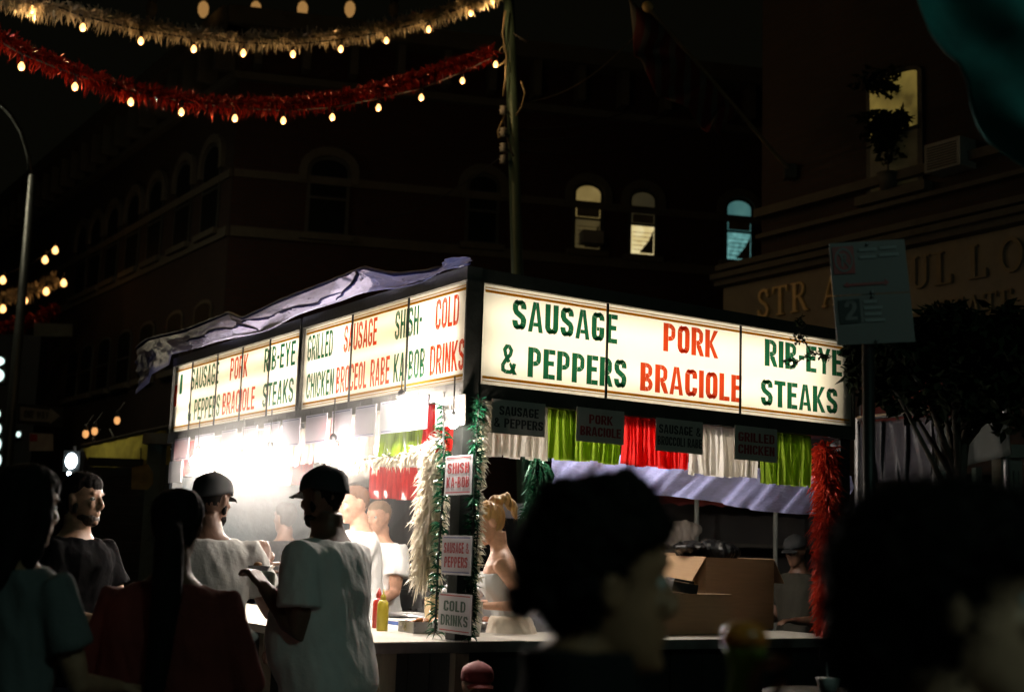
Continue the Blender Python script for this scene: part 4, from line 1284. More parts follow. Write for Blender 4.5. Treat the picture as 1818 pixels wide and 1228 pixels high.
garland([(-20, 588), (10, 580), (50, 568), (80, 556), (102, 546)], [(-35, 565), (5, 549), (44, 534), (82, 518), (113, 503)], 30, 31, M_TIN_R, 'lower far light garland beyond the lamp post, red tinsel', 'far light garlands', rad=.08, count=500, ln=.2, wd=.02, r=.07, seed=24)

# ------------------------------------------------------------------ street lamps and signs
M_LAMPGREY = mat('lamp_grey', (.05, .06, .057), .45, metal=.4)
M_LAMPLENS = glow('street_lamp_lens', (1.0, .86, .58), 340.0)
def street_lamp(base, H, arm, head, label, lens):
    t = thing('street_lamp', base, label, 'street lamp', 'street lamps')
    MB().tube([base, base + UP * H * .4, base + UP * H], [.11, .085, .065], 12).build('pole', M_LAMPGREY, t, True)
    MB().lathe(base, [(.2, 0), (.2, .3), (.12, .5)], 12).build('base', M_LAMPGREY, t)
    MB().tube(arm, .035, 8).build('arm', M_LAMPGREY, t, True)
    d = (arm[-1] - arm[-2]).normalized()
    MB().ell(head, (.34, .16, .09)).build('lamp_head', M_LAMPGREY, t, True)
    MB().ell(head - UP * .06, (.20, .10, .06)).build('lens', lens, t, True)
    return t
lp_ = [(57, 322), (50, 275), (38, 235), (20, 205), (0, 184), (-30, 165), (-62, 158)]
arm = [at(x, y, 22) for x, y in lp_]
lamp1 = street_lamp(Vector((arm[0].x, 22, 0)), arm[0].z + .1, arm, arm[-1] + Vector((-.25, 0, -.02)), 'slim street lamp with curved arm over the side street', M_LAMPLENS)
hb_ = Vector((5.8, -3.4, 0))  # unseen lamp behind the camera, assumed from the light on shirts and faces
harm = [hb_ + UP * 5.8, hb_ + Vector((-.3, .3, 6.2)), hb_ + Vector((-.9, .6, 6.45)), hb_ + Vector((-1.4, .8, 6.5))]
street_lamp(hb_, 5.9, harm, harm[-1] + Vector((-.25, 0, 0)), 'assumed street lamp on the near pavement, unseen behind the camera', glow('assumed_lamp_lens', (.60, 1.0, .84), 420.0))
ow = thing('one_way_sign', (at(68, 735, 21.8).x, 21.8, at(68, 735, 21.8).z), 'black one-way arrow sign on the lamp post', 'road sign')
q = [at(x, y, 21.8) for x, y in ((30, 752), (110, 757), (112, 722), (32, 716))]
MB().extrude(q, (0, .02, 0)).build('plate', M_BLACK, ow)
q = [at(x, y, 21.79) for x, y in ((35, 746), (88, 749), (88, 753), (107, 738), (89, 724), (89, 728), (36, 721))]
MB().extrude(q, (0, .005, 0)).build('arrow', mat('sign_white', (.18, .18, .17), .6), ow)
mb = MB()
o = at(42, 741, 21.78)
ux_ = (at(86, 744, 21.78) - o)
letters(mb, 'ONE WAY', o, ux_.normalized(), UP, ux_.length, .12, Vector((0, -1, 0)))
mb.build('lettering', M_INK_D, ow)
ps = thing('pole_sign', at(52, 798, 21.8), 'small red and white parking sign low on the lamp post', 'road sign')
q = [at(x, y, 21.8) for x, y in ((52, 800), (94, 800), (94, 770), (52, 768))]
MB().extrude(q, (0, .02, 0)).build('plate', mat('sign_grey', (.34, .32, .30), .6), ps)
q = [at(x, y, 21.79) for x, y in ((53, 783), (66, 783), (66, 771), (53, 770))]
MB().extrude(q, (0, .004, 0)).build('red_symbol', M_INK_R, ps)
ns = thing('street_name_sign', at(75, 597, 21.8), 'grey blank street name blade high on the lamp post', 'road sign')
q = [at(x, y, 21.8) for x, y in ((60, 597), (128, 597), (128, 575), (60, 573))]
MB().extrude(q, (0, .02, 0)).build('blade', mat('blade_grey', (.12, .14, .12), .6), ns)

# parking regulation signs close by
pk = thing('parking_sign', (at(1545, 600, 5.05).x, 5.05, 0), 'two stacked white parking plates with red arrow and black 2', 'road sign')
c4 = [at(1472, 432, 5.0), at(1606, 424, 5.0), at(1626, 606, 5.0), at(1487, 612, 5.0)]
def pkp(a, b, k=0.0):
    q_ = c4[0].lerp(c4[1], a).lerp(c4[3].lerp(c4[2], a), b)
    return q_ + Vector((0, -k, 0))
M_PKW = mat('sign_sheeting', (.155, .135, .13), .5, var=.08)
def pkpoly(pts, name, m, k):
    mb_ = MB().extrude([pkp(a, b, k) for a, b in pts], (0, .001, 0))
    return mb_.build(name, m, pk)
MB().extrude([pkp(a, b, -.004) for a, b in ((0, 0), (1, 0), (1, .515), (0, .515))], (0, .004, 0)).build('plate', M_PKW, pk)
MB().extrude([pkp(a, b, -.004) for a, b in ((0, .525), (1, .525), (1, 1), (0, 1))], (0, .004, 0)).build('plate', M_PKW, pk)
pkpoly([(.03, .04), (.31, .04), (.31, .31), (.03, .31)], 'red_symbol', M_INK_R, .0012)
ring = [(.17 + .11 * math.cos(R(a)), .175 + .11 * math.sin(R(a))) for a in range(0, 360, 20)]
mb = MB()
for quad_ in _strip(ring, .022, True):
    mb.poly([pkp(p_.x, p_.y, .0035) for p_ in quad_])
for quad_ in _strip([(.10, .10), (.24, .25)], .02):
    mb.poly([pkp(p_.x, p_.y, .0042) for p_ in quad_])
mb.build('ban_ring', M_PKW, pk)
mb = MB()
letters(mb, 'P', pkp(.135, .24, .003), (pkp(1, .2) - pkp(0, .2)).normalized(), (pkp(.1, 0) - pkp(.1, 1)).normalized(), .022, .050, Vector((0, -1, 0)))
mb.build('lettering', M_PKW, pk)
pkpoly([(.14, .42), (.20, .39), (.20, .41), (.68, .405), (.68, .38), (.74, .415), (.68, .45), (.68, .43), (.20, .435), (.20, .45)], 'red_arrow', M_INK_R, .0012)
pkpoly([(.05, .57), (.33, .56), (.33, .79), (.06, .80)], 'black_symbol', M_INK_D, .0012)
mb = MB()
for bb in (.03, .50, .545, .975):
    MB().ell(pkp(.5, bb, .004), .006, 10, 6).build('bolt', M_STEEL, pk, True)
letters(mb, '2', pkp(.13, .765, .003), (pkp(1, .7) - pkp(0, .7)).normalized(), (pkp(.1, 0) - pkp(.1, 1)).normalized(), .045, .075, Vector((0, -1, 0)))
mb.build('lettering', M_PKW, pk)
M_SMUDGE = mat('faded_print', (.30, .30, .30), .6)
for a0, a1, b_ in ((.38, .62, .07), (.66, .88, .06), (.38, .60, .14), (.64, .9, .13), (.38, .55, .58), (.38, .62, .64), (.38, .60, .70), (.38, .64, .76)):
    pkpoly([(a0, b_), (a1, b_), (a1, b_ + .03), (a0, b_ + .03)], 'faded_line', M_SMUDGE, .0012)
MB().tube([Vector((at(1548, 600, 5.05).x - .012, 5.05, 0)), Vector((at(1540, 420, 5.05).x, 5.05, at(1540, 432, 5.05).z))], .024, 8).build('pole', M_BLACK, pk, True)

# dark street tree between the stand and the office building
rtre = random.Random(9)
tb = at(1700, 700, 6.4)
tr_ = thing('street_tree', (tb.x, 6.4, 0), 'small dark leafy street tree right of the stand', 'tree')
MB().tube([(tb.x, 6.4, 0), (tb.x + .03, 6.42, 1.0), (tb.x - .04, 6.38, 1.7), (tb.x + .05, 6.4, 2.3)], [.06, .05, .04, .02], 10).build('trunk', M_DARKWOOD, tr_, True)
spots = []
for px, py, Y, r_ in ((1560, 660, 6.6, (.16, .3, .13)), (1640, 690, 6.5, (.25, .35, .17)), (1720, 690, 6.4, (.25, .35, .2)), (1800, 690, 6.3, (.28, .35, .22)), (1640, 610, 6.4, (.16, .2, .10)), (1700, 600, 6.3, (.2, .3, .12)), (1780, 590, 6.2, (.22, .3, .14)), (1860, 620, 6.2, (.3, .3, .25)), (1545, 612, 6.4, (.10, .2, .06)), (1590, 620, 6.3, (.10, .2, .06)), (1740, 640, 6.4, (.3, .3, .12)), (1680, 560, 6.2, (.10, .2, .05))):
    spots.append((at(px, py, Y), r_))
for c_, r_ in spots:
    zs_ = 1.65 + .6 * rtre.random()
    MB().tube([(tb.x, 6.4, zs_), Vector((tb.x, 6.4, zs_ + .1)).lerp(c_, .5) + UP * .05 * rtre.uniform(-1, 1), c_], [.018, .010, .004], 6).build('limb', M_DARKWOOD, tr_, True)
mb = MB()
leaves(mb, spots, 5200, .07, rtre, 1)
mb.build('crown', MATS['leaf_dark'], tr_)
sp = thing('hanging_vine', at(1425, 560, 7.6), 'dark leafy vine sprig hanging before the RIB-EYE lettering', 'vine')
mb = MB()
leaves(mb, [(at(1418, 600, 7.6), (.05, .05, .035)), (at(1405, 640, 7.6), (.055, .05, .03)), (at(1440, 630, 7.6), (.06, .05, .03)), (at(1465, 632, 7.6), (.03, .04, .02)), (at(1420, 570, 7.6), (.02, .03, .04))], 190, .028, rtre, 1)
mb.build('foliage', MATS['leaf_dark'], sp)
MB().tube([at(1432, 578, 7.9), at(1419, 590, 7.6), at(1440, 625, 7.6), at(1405, 650, 7.6)], .005, 6).build('stem', M_DARKWOOD, sp, True)
MB().tube([at(1440, 625, 7.6), at(1470, 634, 7.6)], .004, 6).build('stem', M_DARKWOOD, sp, True)

# teal banner close to the camera
bn = thing('teal_banner', (at(1960, 300, 3.4).x, 3.4, 0), 'teal cloth banner hanging across the upper right corner', 'banner')
edge = [(1600, -120), (1618, -50), (1632, 10), (1655, 62), (1680, 90), (1706, 108), (1722, 140), (1730, 178), (1742, 212), (1760, 240), (1790, 266), (1830, 296), (1880, 320), (1960, 330)]
def ban_fn(a, b):
    i = min(int(a * (len(edge) - 1)), len(edge) - 2)
    f = a * (len(edge) - 1) - i
    x, y = edge[i][0] + f * (edge[i + 1][0] - edge[i][0]), edge[i][1] + f * (edge[i + 1][1] - edge[i][1])
    p_ = at(x, y, 3.4)
    q_ = at(1990 + 0 * a, -160 + 380 * a, 3.4)
    r_ = p_.lerp(q_, b)
    return r_ + Vector((0, .035 * math.sin(b * 9 + a * 3.5) + .02 * math.sin(b * 17 - a * 6), 0))
MB().grid(ban_fn, 60, 40).build('cloth', mat('teal_cloth', (.022, .22, .21), .8, var=.5, scale=3, trans=.3), bn, True, thick=.003)
MB().tube([(bn.location.x + .08, 3.4, 0), (bn.location.x + .08, 3.4, 3.6)], .02, 10).build('pole', M_LAMPGREY, bn)
lo_ = [at(1690, 200, 3.75), at(1715, 160, 3.75), at(1760, 175, 3.75), at(1775, 250, 3.75), at(1690, 262, 3.75)]

# ------------------------------------------------------------------ people
M_SKIN_F = mat('skin_fair', (.52, .29, .19), .5, var=.25, scale=20, bump=.05)
M_SKIN_M = mat('skin_tan', (.38, .21, .13), .5, var=.25, scale=20, bump=.05)
M_SKIN_D = mat('skin_brown', (.13, .065, .04), .5, var=.12, scale=20, bump=.05)
M_HAIR_K = mat('hair_black', (.010, .008, .007), .8, spec=.12, var=.4, scale=30, stretch=(1, 1, .15))
M_HAIR_B = mat('hair_brown', (.05, .03, .018), .5, var=.4, scale=30, stretch=(1, 1, .15))
M_HAIR_Y = mat('hair_blonde', (.42, .25, .09), .45, var=.4, scale=30, stretch=(1, 1, .15))
M_TEE_W = mat('tee_white', (.78, .78, .76), .85, var=.08, bump=.15, bscale=60)
M_TEE_G = mat('tee_grey', (.36, .36, .34), .85, var=.1, bump=.15, bscale=60)
M_TEE_T = mat('tee_greyteal', (.13, .15, .15), .85, var=.1, bump=.15, bscale=60)
M_TEE_K = mat('tee_black', (.006, .006, .0065), .95, spec=.03, var=.2, bump=.15)
M_MAROON = mat('top_maroon', (.15, .035, .028), .9, spec=.1, var=.2, bump=.15)
M_TANK = mat('tank_white', (.50, .52, .52), .8, var=.08, bump=.15)
M_APRON = mat('apron_cream', (.62, .56, .46), .8, var=.08, bump=.2)
M_DENIM = mat('denim_dark', (.02, .025, .04), .9, var=.3, bump=.2, bscale=80)
M_DENIMB = mat('denim_blue', (.06, .10, .20), .9, var=.3, bump=.2, bscale=80)
M_SHOE = mat('shoe_dark', (.02, .02, .02), .6)
M_CAP_K = mat('cap_black', (.018, .02, .022), .8, var=.2)
M_CAP_R = mat('cap_red', (.30, .015, .015), .7, var=.2)
M_EYE = mat('eye_white', (.5, .5, .48), .2, var=.05)
M_IRIS = mat('iris_dark', (.02, .015, .01), .15)

def rotz(p, a):
    c, s = math.cos(a), math.sin(a)
    return Vector((p.x * c - p.y * s, p.x * s + p.y * c, p.z))
class Rig:
    """A standing figure facing +Y, x to its right, in metres; bends at the hip, turns the head, reaches with two-bone arms."""
    def __init__(s, H, w=1.0, lean=0.0, side=0.0, twist=0.0, belly=0.0, fem=False, head_yaw=0.0, head_pitch=0.0, head_roll=0.0, hs=1.0, stride=.0):
        s.H, s.w, s.lean, s.side, s.twist, s.belly, s.fem, s.hs, s.stride = H, w, lean, side, twist, belly, fem, hs, stride
        s.HM = Matrix.Rotation(head_yaw, 3, 'Z') @ Matrix.Rotation(head_pitch, 3, 'X') @ Matrix.Rotation(head_roll, 3, 'Y')
        s.hip = Vector((0, 0, .52 * H))
        s.neck = s.bend(Vector((0, -.005, .845 * H)))
        s.hh = H / 7.5 * hs
        s.headc = s.neck + Matrix.Rotation(-s.lean * .8, 3, 'X') @ Vector((0, .012, .022 * H))
    def bend(s, p):
        t = max(0.0, min(1.0, (p.z - s.hip.z) / (.2 * s.H)))
        t = t * t * (3 - 2 * t)
        q = p - s.hip
        q = Matrix.Rotation(-s.lean * t, 3, 'X') @ q
        q = Matrix.Rotation(s.side * t, 3, 'Y') @ q
        q = Matrix.Rotation(s.twist * t, 3, 'Z') @ q
        return q + s.hip
    def torso_rings(s, off=0.0, z0=.455, z1=.9, flare=0.0):
        H, w = s.H, s.w
        b = s.belly
        rows = [(.44, .092, .068, 0), (.50, .102, .080, -.004), (.55, .098 + .3 * b, .074 + b * .6, .5 * b), (.60, .088 + .55 * b, .064 + b, .8 * b), (.655, .090 + .45 * b, .062 + .8 * b, .7 * b),
                (.71, .101 + .2 * b, .068 + .3 * b, .2 * b), (.755, .109, .070, .002), (.785, .119, .064, 0), (.80, .110, .058, -.004), (.814, .089, .051, -.007), (.828, .062, .045, -.007), (.840, .046, .041, -.005), (.852, .039, .038, -.003), (.875, .034, .036, .004)]
        if s.fem:
            rows = [(.44, .094, .070, 0), (.50, .108, .082, -.006), (.55, .098 + .3 * b, .070 + .5 * b, .3 * b), (.61, .076 + .5 * b, .055 + .7 * b, .5 * b), (.66, .080 + .4 * b, .058 + .5 * b, .4 * b),
                    (.715, .088 + .2 * b, .072 + .2 * b, .010), (.755, .092, .066, .006), (.785, .103, .056, 0), (.80, .094, .051, -.004), (.814, .075, .045, -.007), (.828, .052, .039, -.007), (.840, .039, .036, -.005), (.852, .033, .034, -.003), (.875, .029, .031, .004)]
        out = []
        for z, a, d, y in rows:
            if z < z0 or z > z1:
                continue
            k = flare * max(0, (.62 - z) / .2)
            w_ = 1 + (w - 1) * (.55 if z > .77 else 1)
            out.append((s.bend(Vector((0, y * H, z * H))), a * H * w_ + off + k, d * H * (.5 + .5 * w) + off + k))
        return out
    def loft(s, mb, rings, n=28):
        mb.loft(rings, n, 2.35)
    def shoulder(s, sd):
        k = .092 if s.fem else .104
        return s.bend(Vector((sd * k * s.H * (1 + (s.w - 1) * .55), -.004, .785 * s.H)))
    def arm(s, sd, hand, hint=None, upper=.165, fore=.148):
        S_ = s.shoulder(sd)
        L1, L2 = upper * s.H, fore * s.H
        T = Vector(hand)
        d = T - S_
        if d.length > (L1 + L2) * .995:
            d = d.normalized() * (L1 + L2) * .995
            T = S_ + d
        D = d.length
        a = (L1 * L1 - L2 * L2 + D * D) / (2 * D)
        h = math.sqrt(max(0, L1 * L1 - a * a))
        hv = Vector(hint) if hint else Vector((sd * .2, -.5, -.9))
        pn = hv - d.normalized() * hv.dot(d.normalized())
        E_ = S_ + d.normalized() * a + pn.normalized() * h
        return S_, E_, T
    def leg(s, sd):
        H = s.H
        st = s.stride * sd
        return [Vector((sd * .052 * H * s.w, 0, .50 * H)), Vector((sd * .055 * H * s.w, .02 + st * .5, .285 * H)), Vector((sd * .055 * H * s.w, -.01 + st, .045 * H))]
def hand(mb, wrist, d, palm_n, size=1.0, curl=.5):
    """Palm, four fingers of three joints and a side thumb, curling towards palm_n."""
    d = d.normalized()
    pn = (palm_n - d * palm_n.dot(d)).normalized()
    sd = d.cross(pn)
    k = size
    pc = wrist + d * .05 * k
    for j in range(4):
        o = sd * ((j - 1.5) * .021 * k)
        mb.tube([wrist + o * .5, wrist + d * .045 * k + o * .95, wrist + d * .092 * k + o], [.014 * k, .0145 * k, .0115 * k], 8, round_end=True)
    for j, L in enumerate((.072, .082, .076, .058)):
        o = sd * ((j - 1.5) * .0215 * k)
        p = wrist + d * .088 * k + o
        pts = [p]
        ang = 0
        for q in range(3):
            ang += curl * (.55 + .15 * q)
            pts.append(pts[-1] + (d * math.cos(ang) + pn * math.sin(ang)) * (L * (.42, .32, .26)[q] * k))
        mb.tube(pts, [.0098 * k, .0094 * k, .0088 * k, .0075 * k], 8, round_end=True)
    p = wrist + d * .025 * k - sd * .028 * k + pn * .006
    q1 = p + (d * .6 - sd * .7 + pn * .3).normalized() * .034 * k
    q2 = q1 + (d * .85 - sd * .25 + pn * .45).normalized() * .028 * k
    q3 = q2 + (d * .8 + sd * .1 + pn * .6).normalized() * .024 * k
    mb.tube([p - d * .01, q1, q2, q3], [.014 * k, .0115 * k, .0105 * k, .009 * k], 8, round_end=True)
HEAD = [(.000, .078, .030, .022), (.012, .090, .012, .036), (.030, .094, -.022, .048), (.050, .095, -.052, .056), (.075, .095, -.072, .063), (.100, .091, -.086, .068), (.122, .0865, -.094, .0705),
        (.136, .090, -.097, .072), (.150, .095, -.099, .073), (.172, .0915, -.099, .0735), (.195, .080, -.090, .069), (.215, .060, -.070, .057), (.229, .034, -.042, .038), (.235, .010, -.018, .014)]
def head_pts(r):
    k = r.hh / .235
    return lambda p: r.headc + r.HM @ (Vector(p) * k) , k
def head(mb, r, fem=False, jaw=1.0):
    T, k = head_pts(r)
    n = 26
    vs, fs = [], []
    for z, f, b, w in HEAD:
        if fem:
            w *= .95
        if z < .06:
            w *= jaw
        for i in range(n):
            th = 2 * PI * i / n
            cx, sx = math.cos(th), math.sin(th)
            x = w * math.copysign(abs(cx) ** .88, cx)
            y = (f + b) / 2 + (f - b) / 2 * math.copysign(abs(sx) ** .92, sx)
            vs.append(T((x, y, z)))
    m = len(HEAD)
    for i in range(m - 1):
        for j in range(n):
            fs.append((i * n + j, i * n + (j + 1) % n, (i + 1) * n + (j + 1) % n, (i + 1) * n + j))
    fs += [tuple(range(n - 1, -1, -1)), tuple(range((m - 1) * n, m * n))]
    mb.add(vs, fs)
    E_ = lambda c, rr: mb.ell(T(c), [q * k for q in rr], 12, 8, r.HM)
    mb.tube([T((0, .088, .142)), T((0, .102, .118)), T((0, .116, .094)), T((0, .108, .083))], [.0085 * k, .010 * k, .0125 * k, .010 * k], 10, round_end=True)
    for sd in (-1, 1):
        E_((sd * .0135, .100, .086), (.0095, .012, .008))
        E_((sd * .033, .0835, .151), (.022, .010, .007))       # brow
        E_((sd * .037, .080, .098), (.020, .012, .016))        # cheek
        E_((sd * .0735, -.008, .112), (.009, .018, .031))      # ear
        E_((sd * .078, -.014, .126), (.009, .014, .017))
    E_((0, .0965, .0605), (.024, .0085, .0055))
    E_((0, .0960, .0495), (.022, .0085, .0065))
    E_((0, .088, .014), (.020, .014, .014))
    mb.tube([r.bend(Vector((0, -.008, .81 * r.H))), r.neck, T((0, -.025, .045))], [(.036 if fem else .042) * r.H * .95, (.031 if fem else .036) * r.H * .95, .054 * k], 14)
def scalp(mb, r, grow=.008, line=.150, back=.03, side=.11, low=None):
    """Hair cap as a shell over the skull: rings that start at the hairline."""
    T, k = head_pts(r)
    n = 30
    rows = []
    for q in range(13):
        f = q / 12
        rows.append(f)
    vs, fs = [], []
    def skull(z):
        z = max(0.0, min(.2345, z))
        for i in range(len(HEAD) - 1):
            if HEAD[i][0] <= z <= HEAD[i + 1][0]:
                t = (z - HEAD[i][0]) / (HEAD[i + 1][0] - HEAD[i][0])
                return [HEAD[i][j] + t * (HEAD[i + 1][j] - HEAD[i][j]) for j in (1, 2, 3)]
        return HEAD[-1][1:]
    for q in rows:
        for i in range(n):
            th = 2 * PI * i / n
            cx, sx = math.cos(th), math.sin(th)
            zl = line if sx > .35 else (side + (line - side) * max(0, (sx + .1) / .45) if sx > -.1 else back + (side - back) * max(0, 1 - (-sx - .1) / .5))
            z = zl + (.2345 - zl) * (1 - (1 - q) ** 1.4)
            f, b, w = skull(z)
            g = grow * (.05 + .95 * min(1, q * 3)) - .001
            top = max(0, (z - .17) / .065)
            x = (w + g) * cx
            y = (f + b) / 2 + ((f - b) / 2 + g) * sx
            vs.append(T((x, y, z + g * top)))
    m = len(rows)
    for i in range(m - 1):
        for j in range(n):
            fs.append((i * n + j, i * n + (j + 1) % n, (i + 1) * n + (j + 1) % n, (i + 1) * n + j))
    fs += [tuple(range(n - 1, -1, -1)), tuple(range((m - 1) * n, m * n))]
    mb.add(vs, fs)
    return T, k
def cap(r, parent, m, brim=True, back=False, logo=None):
    T, k = head_pts(r)
    mb = MB()
    n = 28
    prof = [(.150, .014), (.165, .0150), (.190, .0165), (.212, .020), (.230, .022), (.243, .012), (.249, -.010)]
    vs, fs = [], []
    for z, g in prof:
        zz = min(z, .2345)
        for i in range(len(HEAD) - 1):
            if HEAD[i][0] <= zz <= HEAD[i + 1][0]:
                t = (zz - HEAD[i][0]) / (HEAD[i + 1][0] - HEAD[i][0])
                f, b, w = [HEAD[i][j] + t * (HEAD[i + 1][j] - HEAD[i][j]) for j in (1, 2, 3)]
        for i in range(n):
            th = 2 * PI * i / n
            zb = z - (.035 * max(0, -math.sin(th)) if z < .18 else 0)
            vs.append(T(((max(.004, w + g)) * math.cos(th), (f + b) / 2 + max(.004, (f - b) / 2 + g) * math.sin(th), zb)))
    for i in range(len(prof) - 1):
        for j in range(n):
            fs.append((i * n + j, i * n + (j + 1) % n, (i + 1) * n + (j + 1) % n, (i + 1) * n + j))
    fs += [tuple(range((len(prof) - 1) * n, len(prof) * n))]
    mb.add(vs, fs)
    me = mb.build('cap', m, parent, True, local=True, thick=.004)
    if brim:
        sgn = -1 if back else 1
        b_ = MB().grid(lambda a, q: T(((a - .5) * .15 * (1 - .12 * q), sgn * (.088 + .01 * math.cos((a - .5) * PI) * 2 + .070 * q * math.cos((a - .5) * 2.4)), .152 - .018 * ((a - .5) * 2) ** 2 - .014 * q)), 16, 6)
        b_.build('brim', m, me, True, local=True, thick=.004)
    MB().ell(T((0, -.01, .251)), .006 * k).build('cap_button', m, me, True, local=True)
    return me
def wrinkle(amp, sc, seed=0):
    off = Vector((seed * 3.1, seed * 1.7, seed * .9))
    def f(p, n):
        q = Vector((p.x * sc, p.y * sc, p.z * sc * .45 + p.x * sc * .5)) + off
        return amp * (noise.noise(q) + .9 * (.35 - abs(noise.noise(q * 1.7))) + .35 * noise.noise(q * 3.9))
    return f
def eyes(r, parent):
    T, k = head_pts(r)
    for sd in (-1, 1):
        e = MB().ell(T((sd * .032, .0745, .124)), .0125 * k, 12, 8).build('eye', M_EYE, parent, True, local=True)
        MB().ell(T((sd * .032, .0835, .124)), (.0055 * k,) * 3, 10, 6).build('iris', M_IRIS, e, True, local=True)
def person(label, loc, yaw, rig, skin, arms, shirt, sleeve=.55, pants=M_DENIM, hem=.44, flare=.012, voxel=.009, show_hands=True, seed=1, jaw=1.0, neckline=.835, tank=False, group=None, curl=.5, child=False):
    r = rig
    t = thing('person', loc, label, 'person', group, yaw)
    H = r.H
    ar = []
    mb = MB()
    r.loft(mb, r.torso_rings(-.006, .43))
    head(mb, r, r.fem, jaw)
    wf = (.82 if r.fem else 1.0) * (.6 + .4 * r.w)
    for sd, (hp, hint, pn) in zip((-1, 1), arms):
        S_, E_, T_ = r.arm(sd, hp, hint)
        ar.append((S_, E_, T_))
        inner = r.bend(Vector((sd * .05 * H, 0, .78 * H)))
        mb.tube([inner, S_, S_.lerp(E_, .35), S_.lerp(E_, .75), E_, E_.lerp(T_, .25), E_.lerp(T_, .6), T_],
                [.032 * H * wf, .036 * H * wf, .033 * H * wf, .028 * H * wf, .0235 * H * wf, .0245 * H * wf, .020 * H * wf, .0155 * H * wf], 14, round_end=True)
        hand(mb, T_, (T_ - E_), Vector(pn) if pn else Vector((0, 0, -1)), H / 1.78, curl)
    for sd in (-1, 1):
        a, b, c = r.leg(sd)
        mb.tube([a, a.lerp(b, .5), b, b.lerp(c, .35), c], [.045 * H * r.w, .040 * H * r.w, .030 * H, .031 * H, .021 * H], 14)
    body = link_mesh('body', remesh(mb, voxel, 3), skin, t)
    eyes(r, body)
    # shoes
    for sd in (-1, 1):
        c = r.leg(sd)[2]
        sm = MB()
        sm.loft([(Vector((c.x, c.y + .05, .004)), .045, .135), (Vector((c.x, c.y + .05, .03)), .047, .137), (Vector((c.x, c.y + .035, .06)), .042, .115), (Vector((c.x, c.y, .10)), .040, .06)], 20, 2.5)
        sm.build('shoe', M_SHOE, t, True, local=True)
    # trousers
    mb = MB()
    r.loft(mb, r.torso_rings(.004, .43, .60))
    for sd in (-1, 1):
        a, b, c = r.leg(sd)
        mb.tube([a + UP * .02, a.lerp(b, .5), b, b.lerp(c, .4), c - UP * .0], [.056 * H * r.w, .049 * H * r.w, .041 * H, .040 * H, .037 * H], 16)
    link_mesh('trousers', remesh(mb, .014, 3, wrinkle(.006, 9, seed)), pants, t)
    # shirt
    mb = MB()
    rings = r.torso_rings(.012, hem, .80 if tank else neckline, flare)
    if tank:
        rings = r.torso_rings(.008, hem, .765, flare)
    r.loft(mb, rings, 30)
    if not tank:
        for sd, (S_, E_, T_) in zip((-1, 1), ar):
            inner = r.bend(Vector((sd * .05 * H, 0, .775 * H)))
            if sleeve <= 1:
                e = S_.lerp(E_, sleeve)
                mb.tube([inner, S_, S_.lerp(e, .5), e], [.042 * H * wf, .048 * H * wf, .047 * H * wf, .050 * H * wf], 16)
            else:
                e = E_.lerp(T_, sleeve - 1)
                mb.tube([inner, S_, S_.lerp(E_, .5), E_, E_.lerp(e, .5), e], [.040 * H * wf, .044 * H * wf, .040 * H * wf, .036 * H * wf, .033 * H * wf, .027 * H * wf], 16)
    else:
        for sd in (-1, 1):
            mb.tube([r.bend(Vector((sd * .055 * H, .055, .74 * H))), r.bend(Vector((sd * .055 * H, .02, .812 * H))), r.bend(Vector((sd * .055 * H, -.05, .75 * H)))], .014, 8)
    link_mesh('shirt', remesh(mb, .010, 4, wrinkle(.011, 8, seed + 5)), shirt, t)
    return t, body
def hair_obj(parent, mb, m, voxel=.006, disp=None, name='hair', smooth=2):
    return link_mesh(name, remesh(mb, voxel, smooth, disp), m, parent)
def fuzz(parent, hair, m, n, ln, wd, seed, down=0.0, wave=.3, clump=1, zmin=None):
    """Loose hairs that leave the hair mass: thin bent strips rooted on its surface."""
    rn = random.Random(seed)
    vs_ = hair.data.vertices
    mb = MB()
    k_ = 0
    while k_ < n:
        k_ += 1
        v_ = vs_[rn.randrange(len(vs_))]
        p, d = v_.co.copy(), v_.normal.copy()
        if zmin is not None and p.z < zmin:
            continue
        d = (d * (1 - .6 * down) + Vector((rn.gauss(0, .5), rn.gauss(0, .5), rn.gauss(0, .5) - down * 2.2))).normalized()
        L = ln * rn.uniform(.4, 1.3)
        sd = d.cross(Vector((rn.uniform(-1, 1), rn.uniform(-1, 1), rn.uniform(-1, 1)))).normalized()
        nn = d.cross(sd)
        ph = rn.uniform(0, 6.3)
        pts = []
        for j in range(5):
            f = j / 4
            q = p + d * L * f + (sd * math.cos(ph + f * 5) + nn * math.sin(ph + f * 5)) * wave * L * f
            w = wd * (1 - f * .8)
            pts += [q - sd * w, q + sd * w]
        mb.add(pts, [(2 * j, 2 * j + 1, 2 * j + 3, 2 * j + 2) for j in range(4)])
    o = mb.build('loose_hair', m, parent, local=True)
    return o
def strands(amp, sc=60):
    def f(p, n):
        return amp * noise.noise(Vector((p.x * sc, p.y * sc, p.z * sc * .12)))
    return f
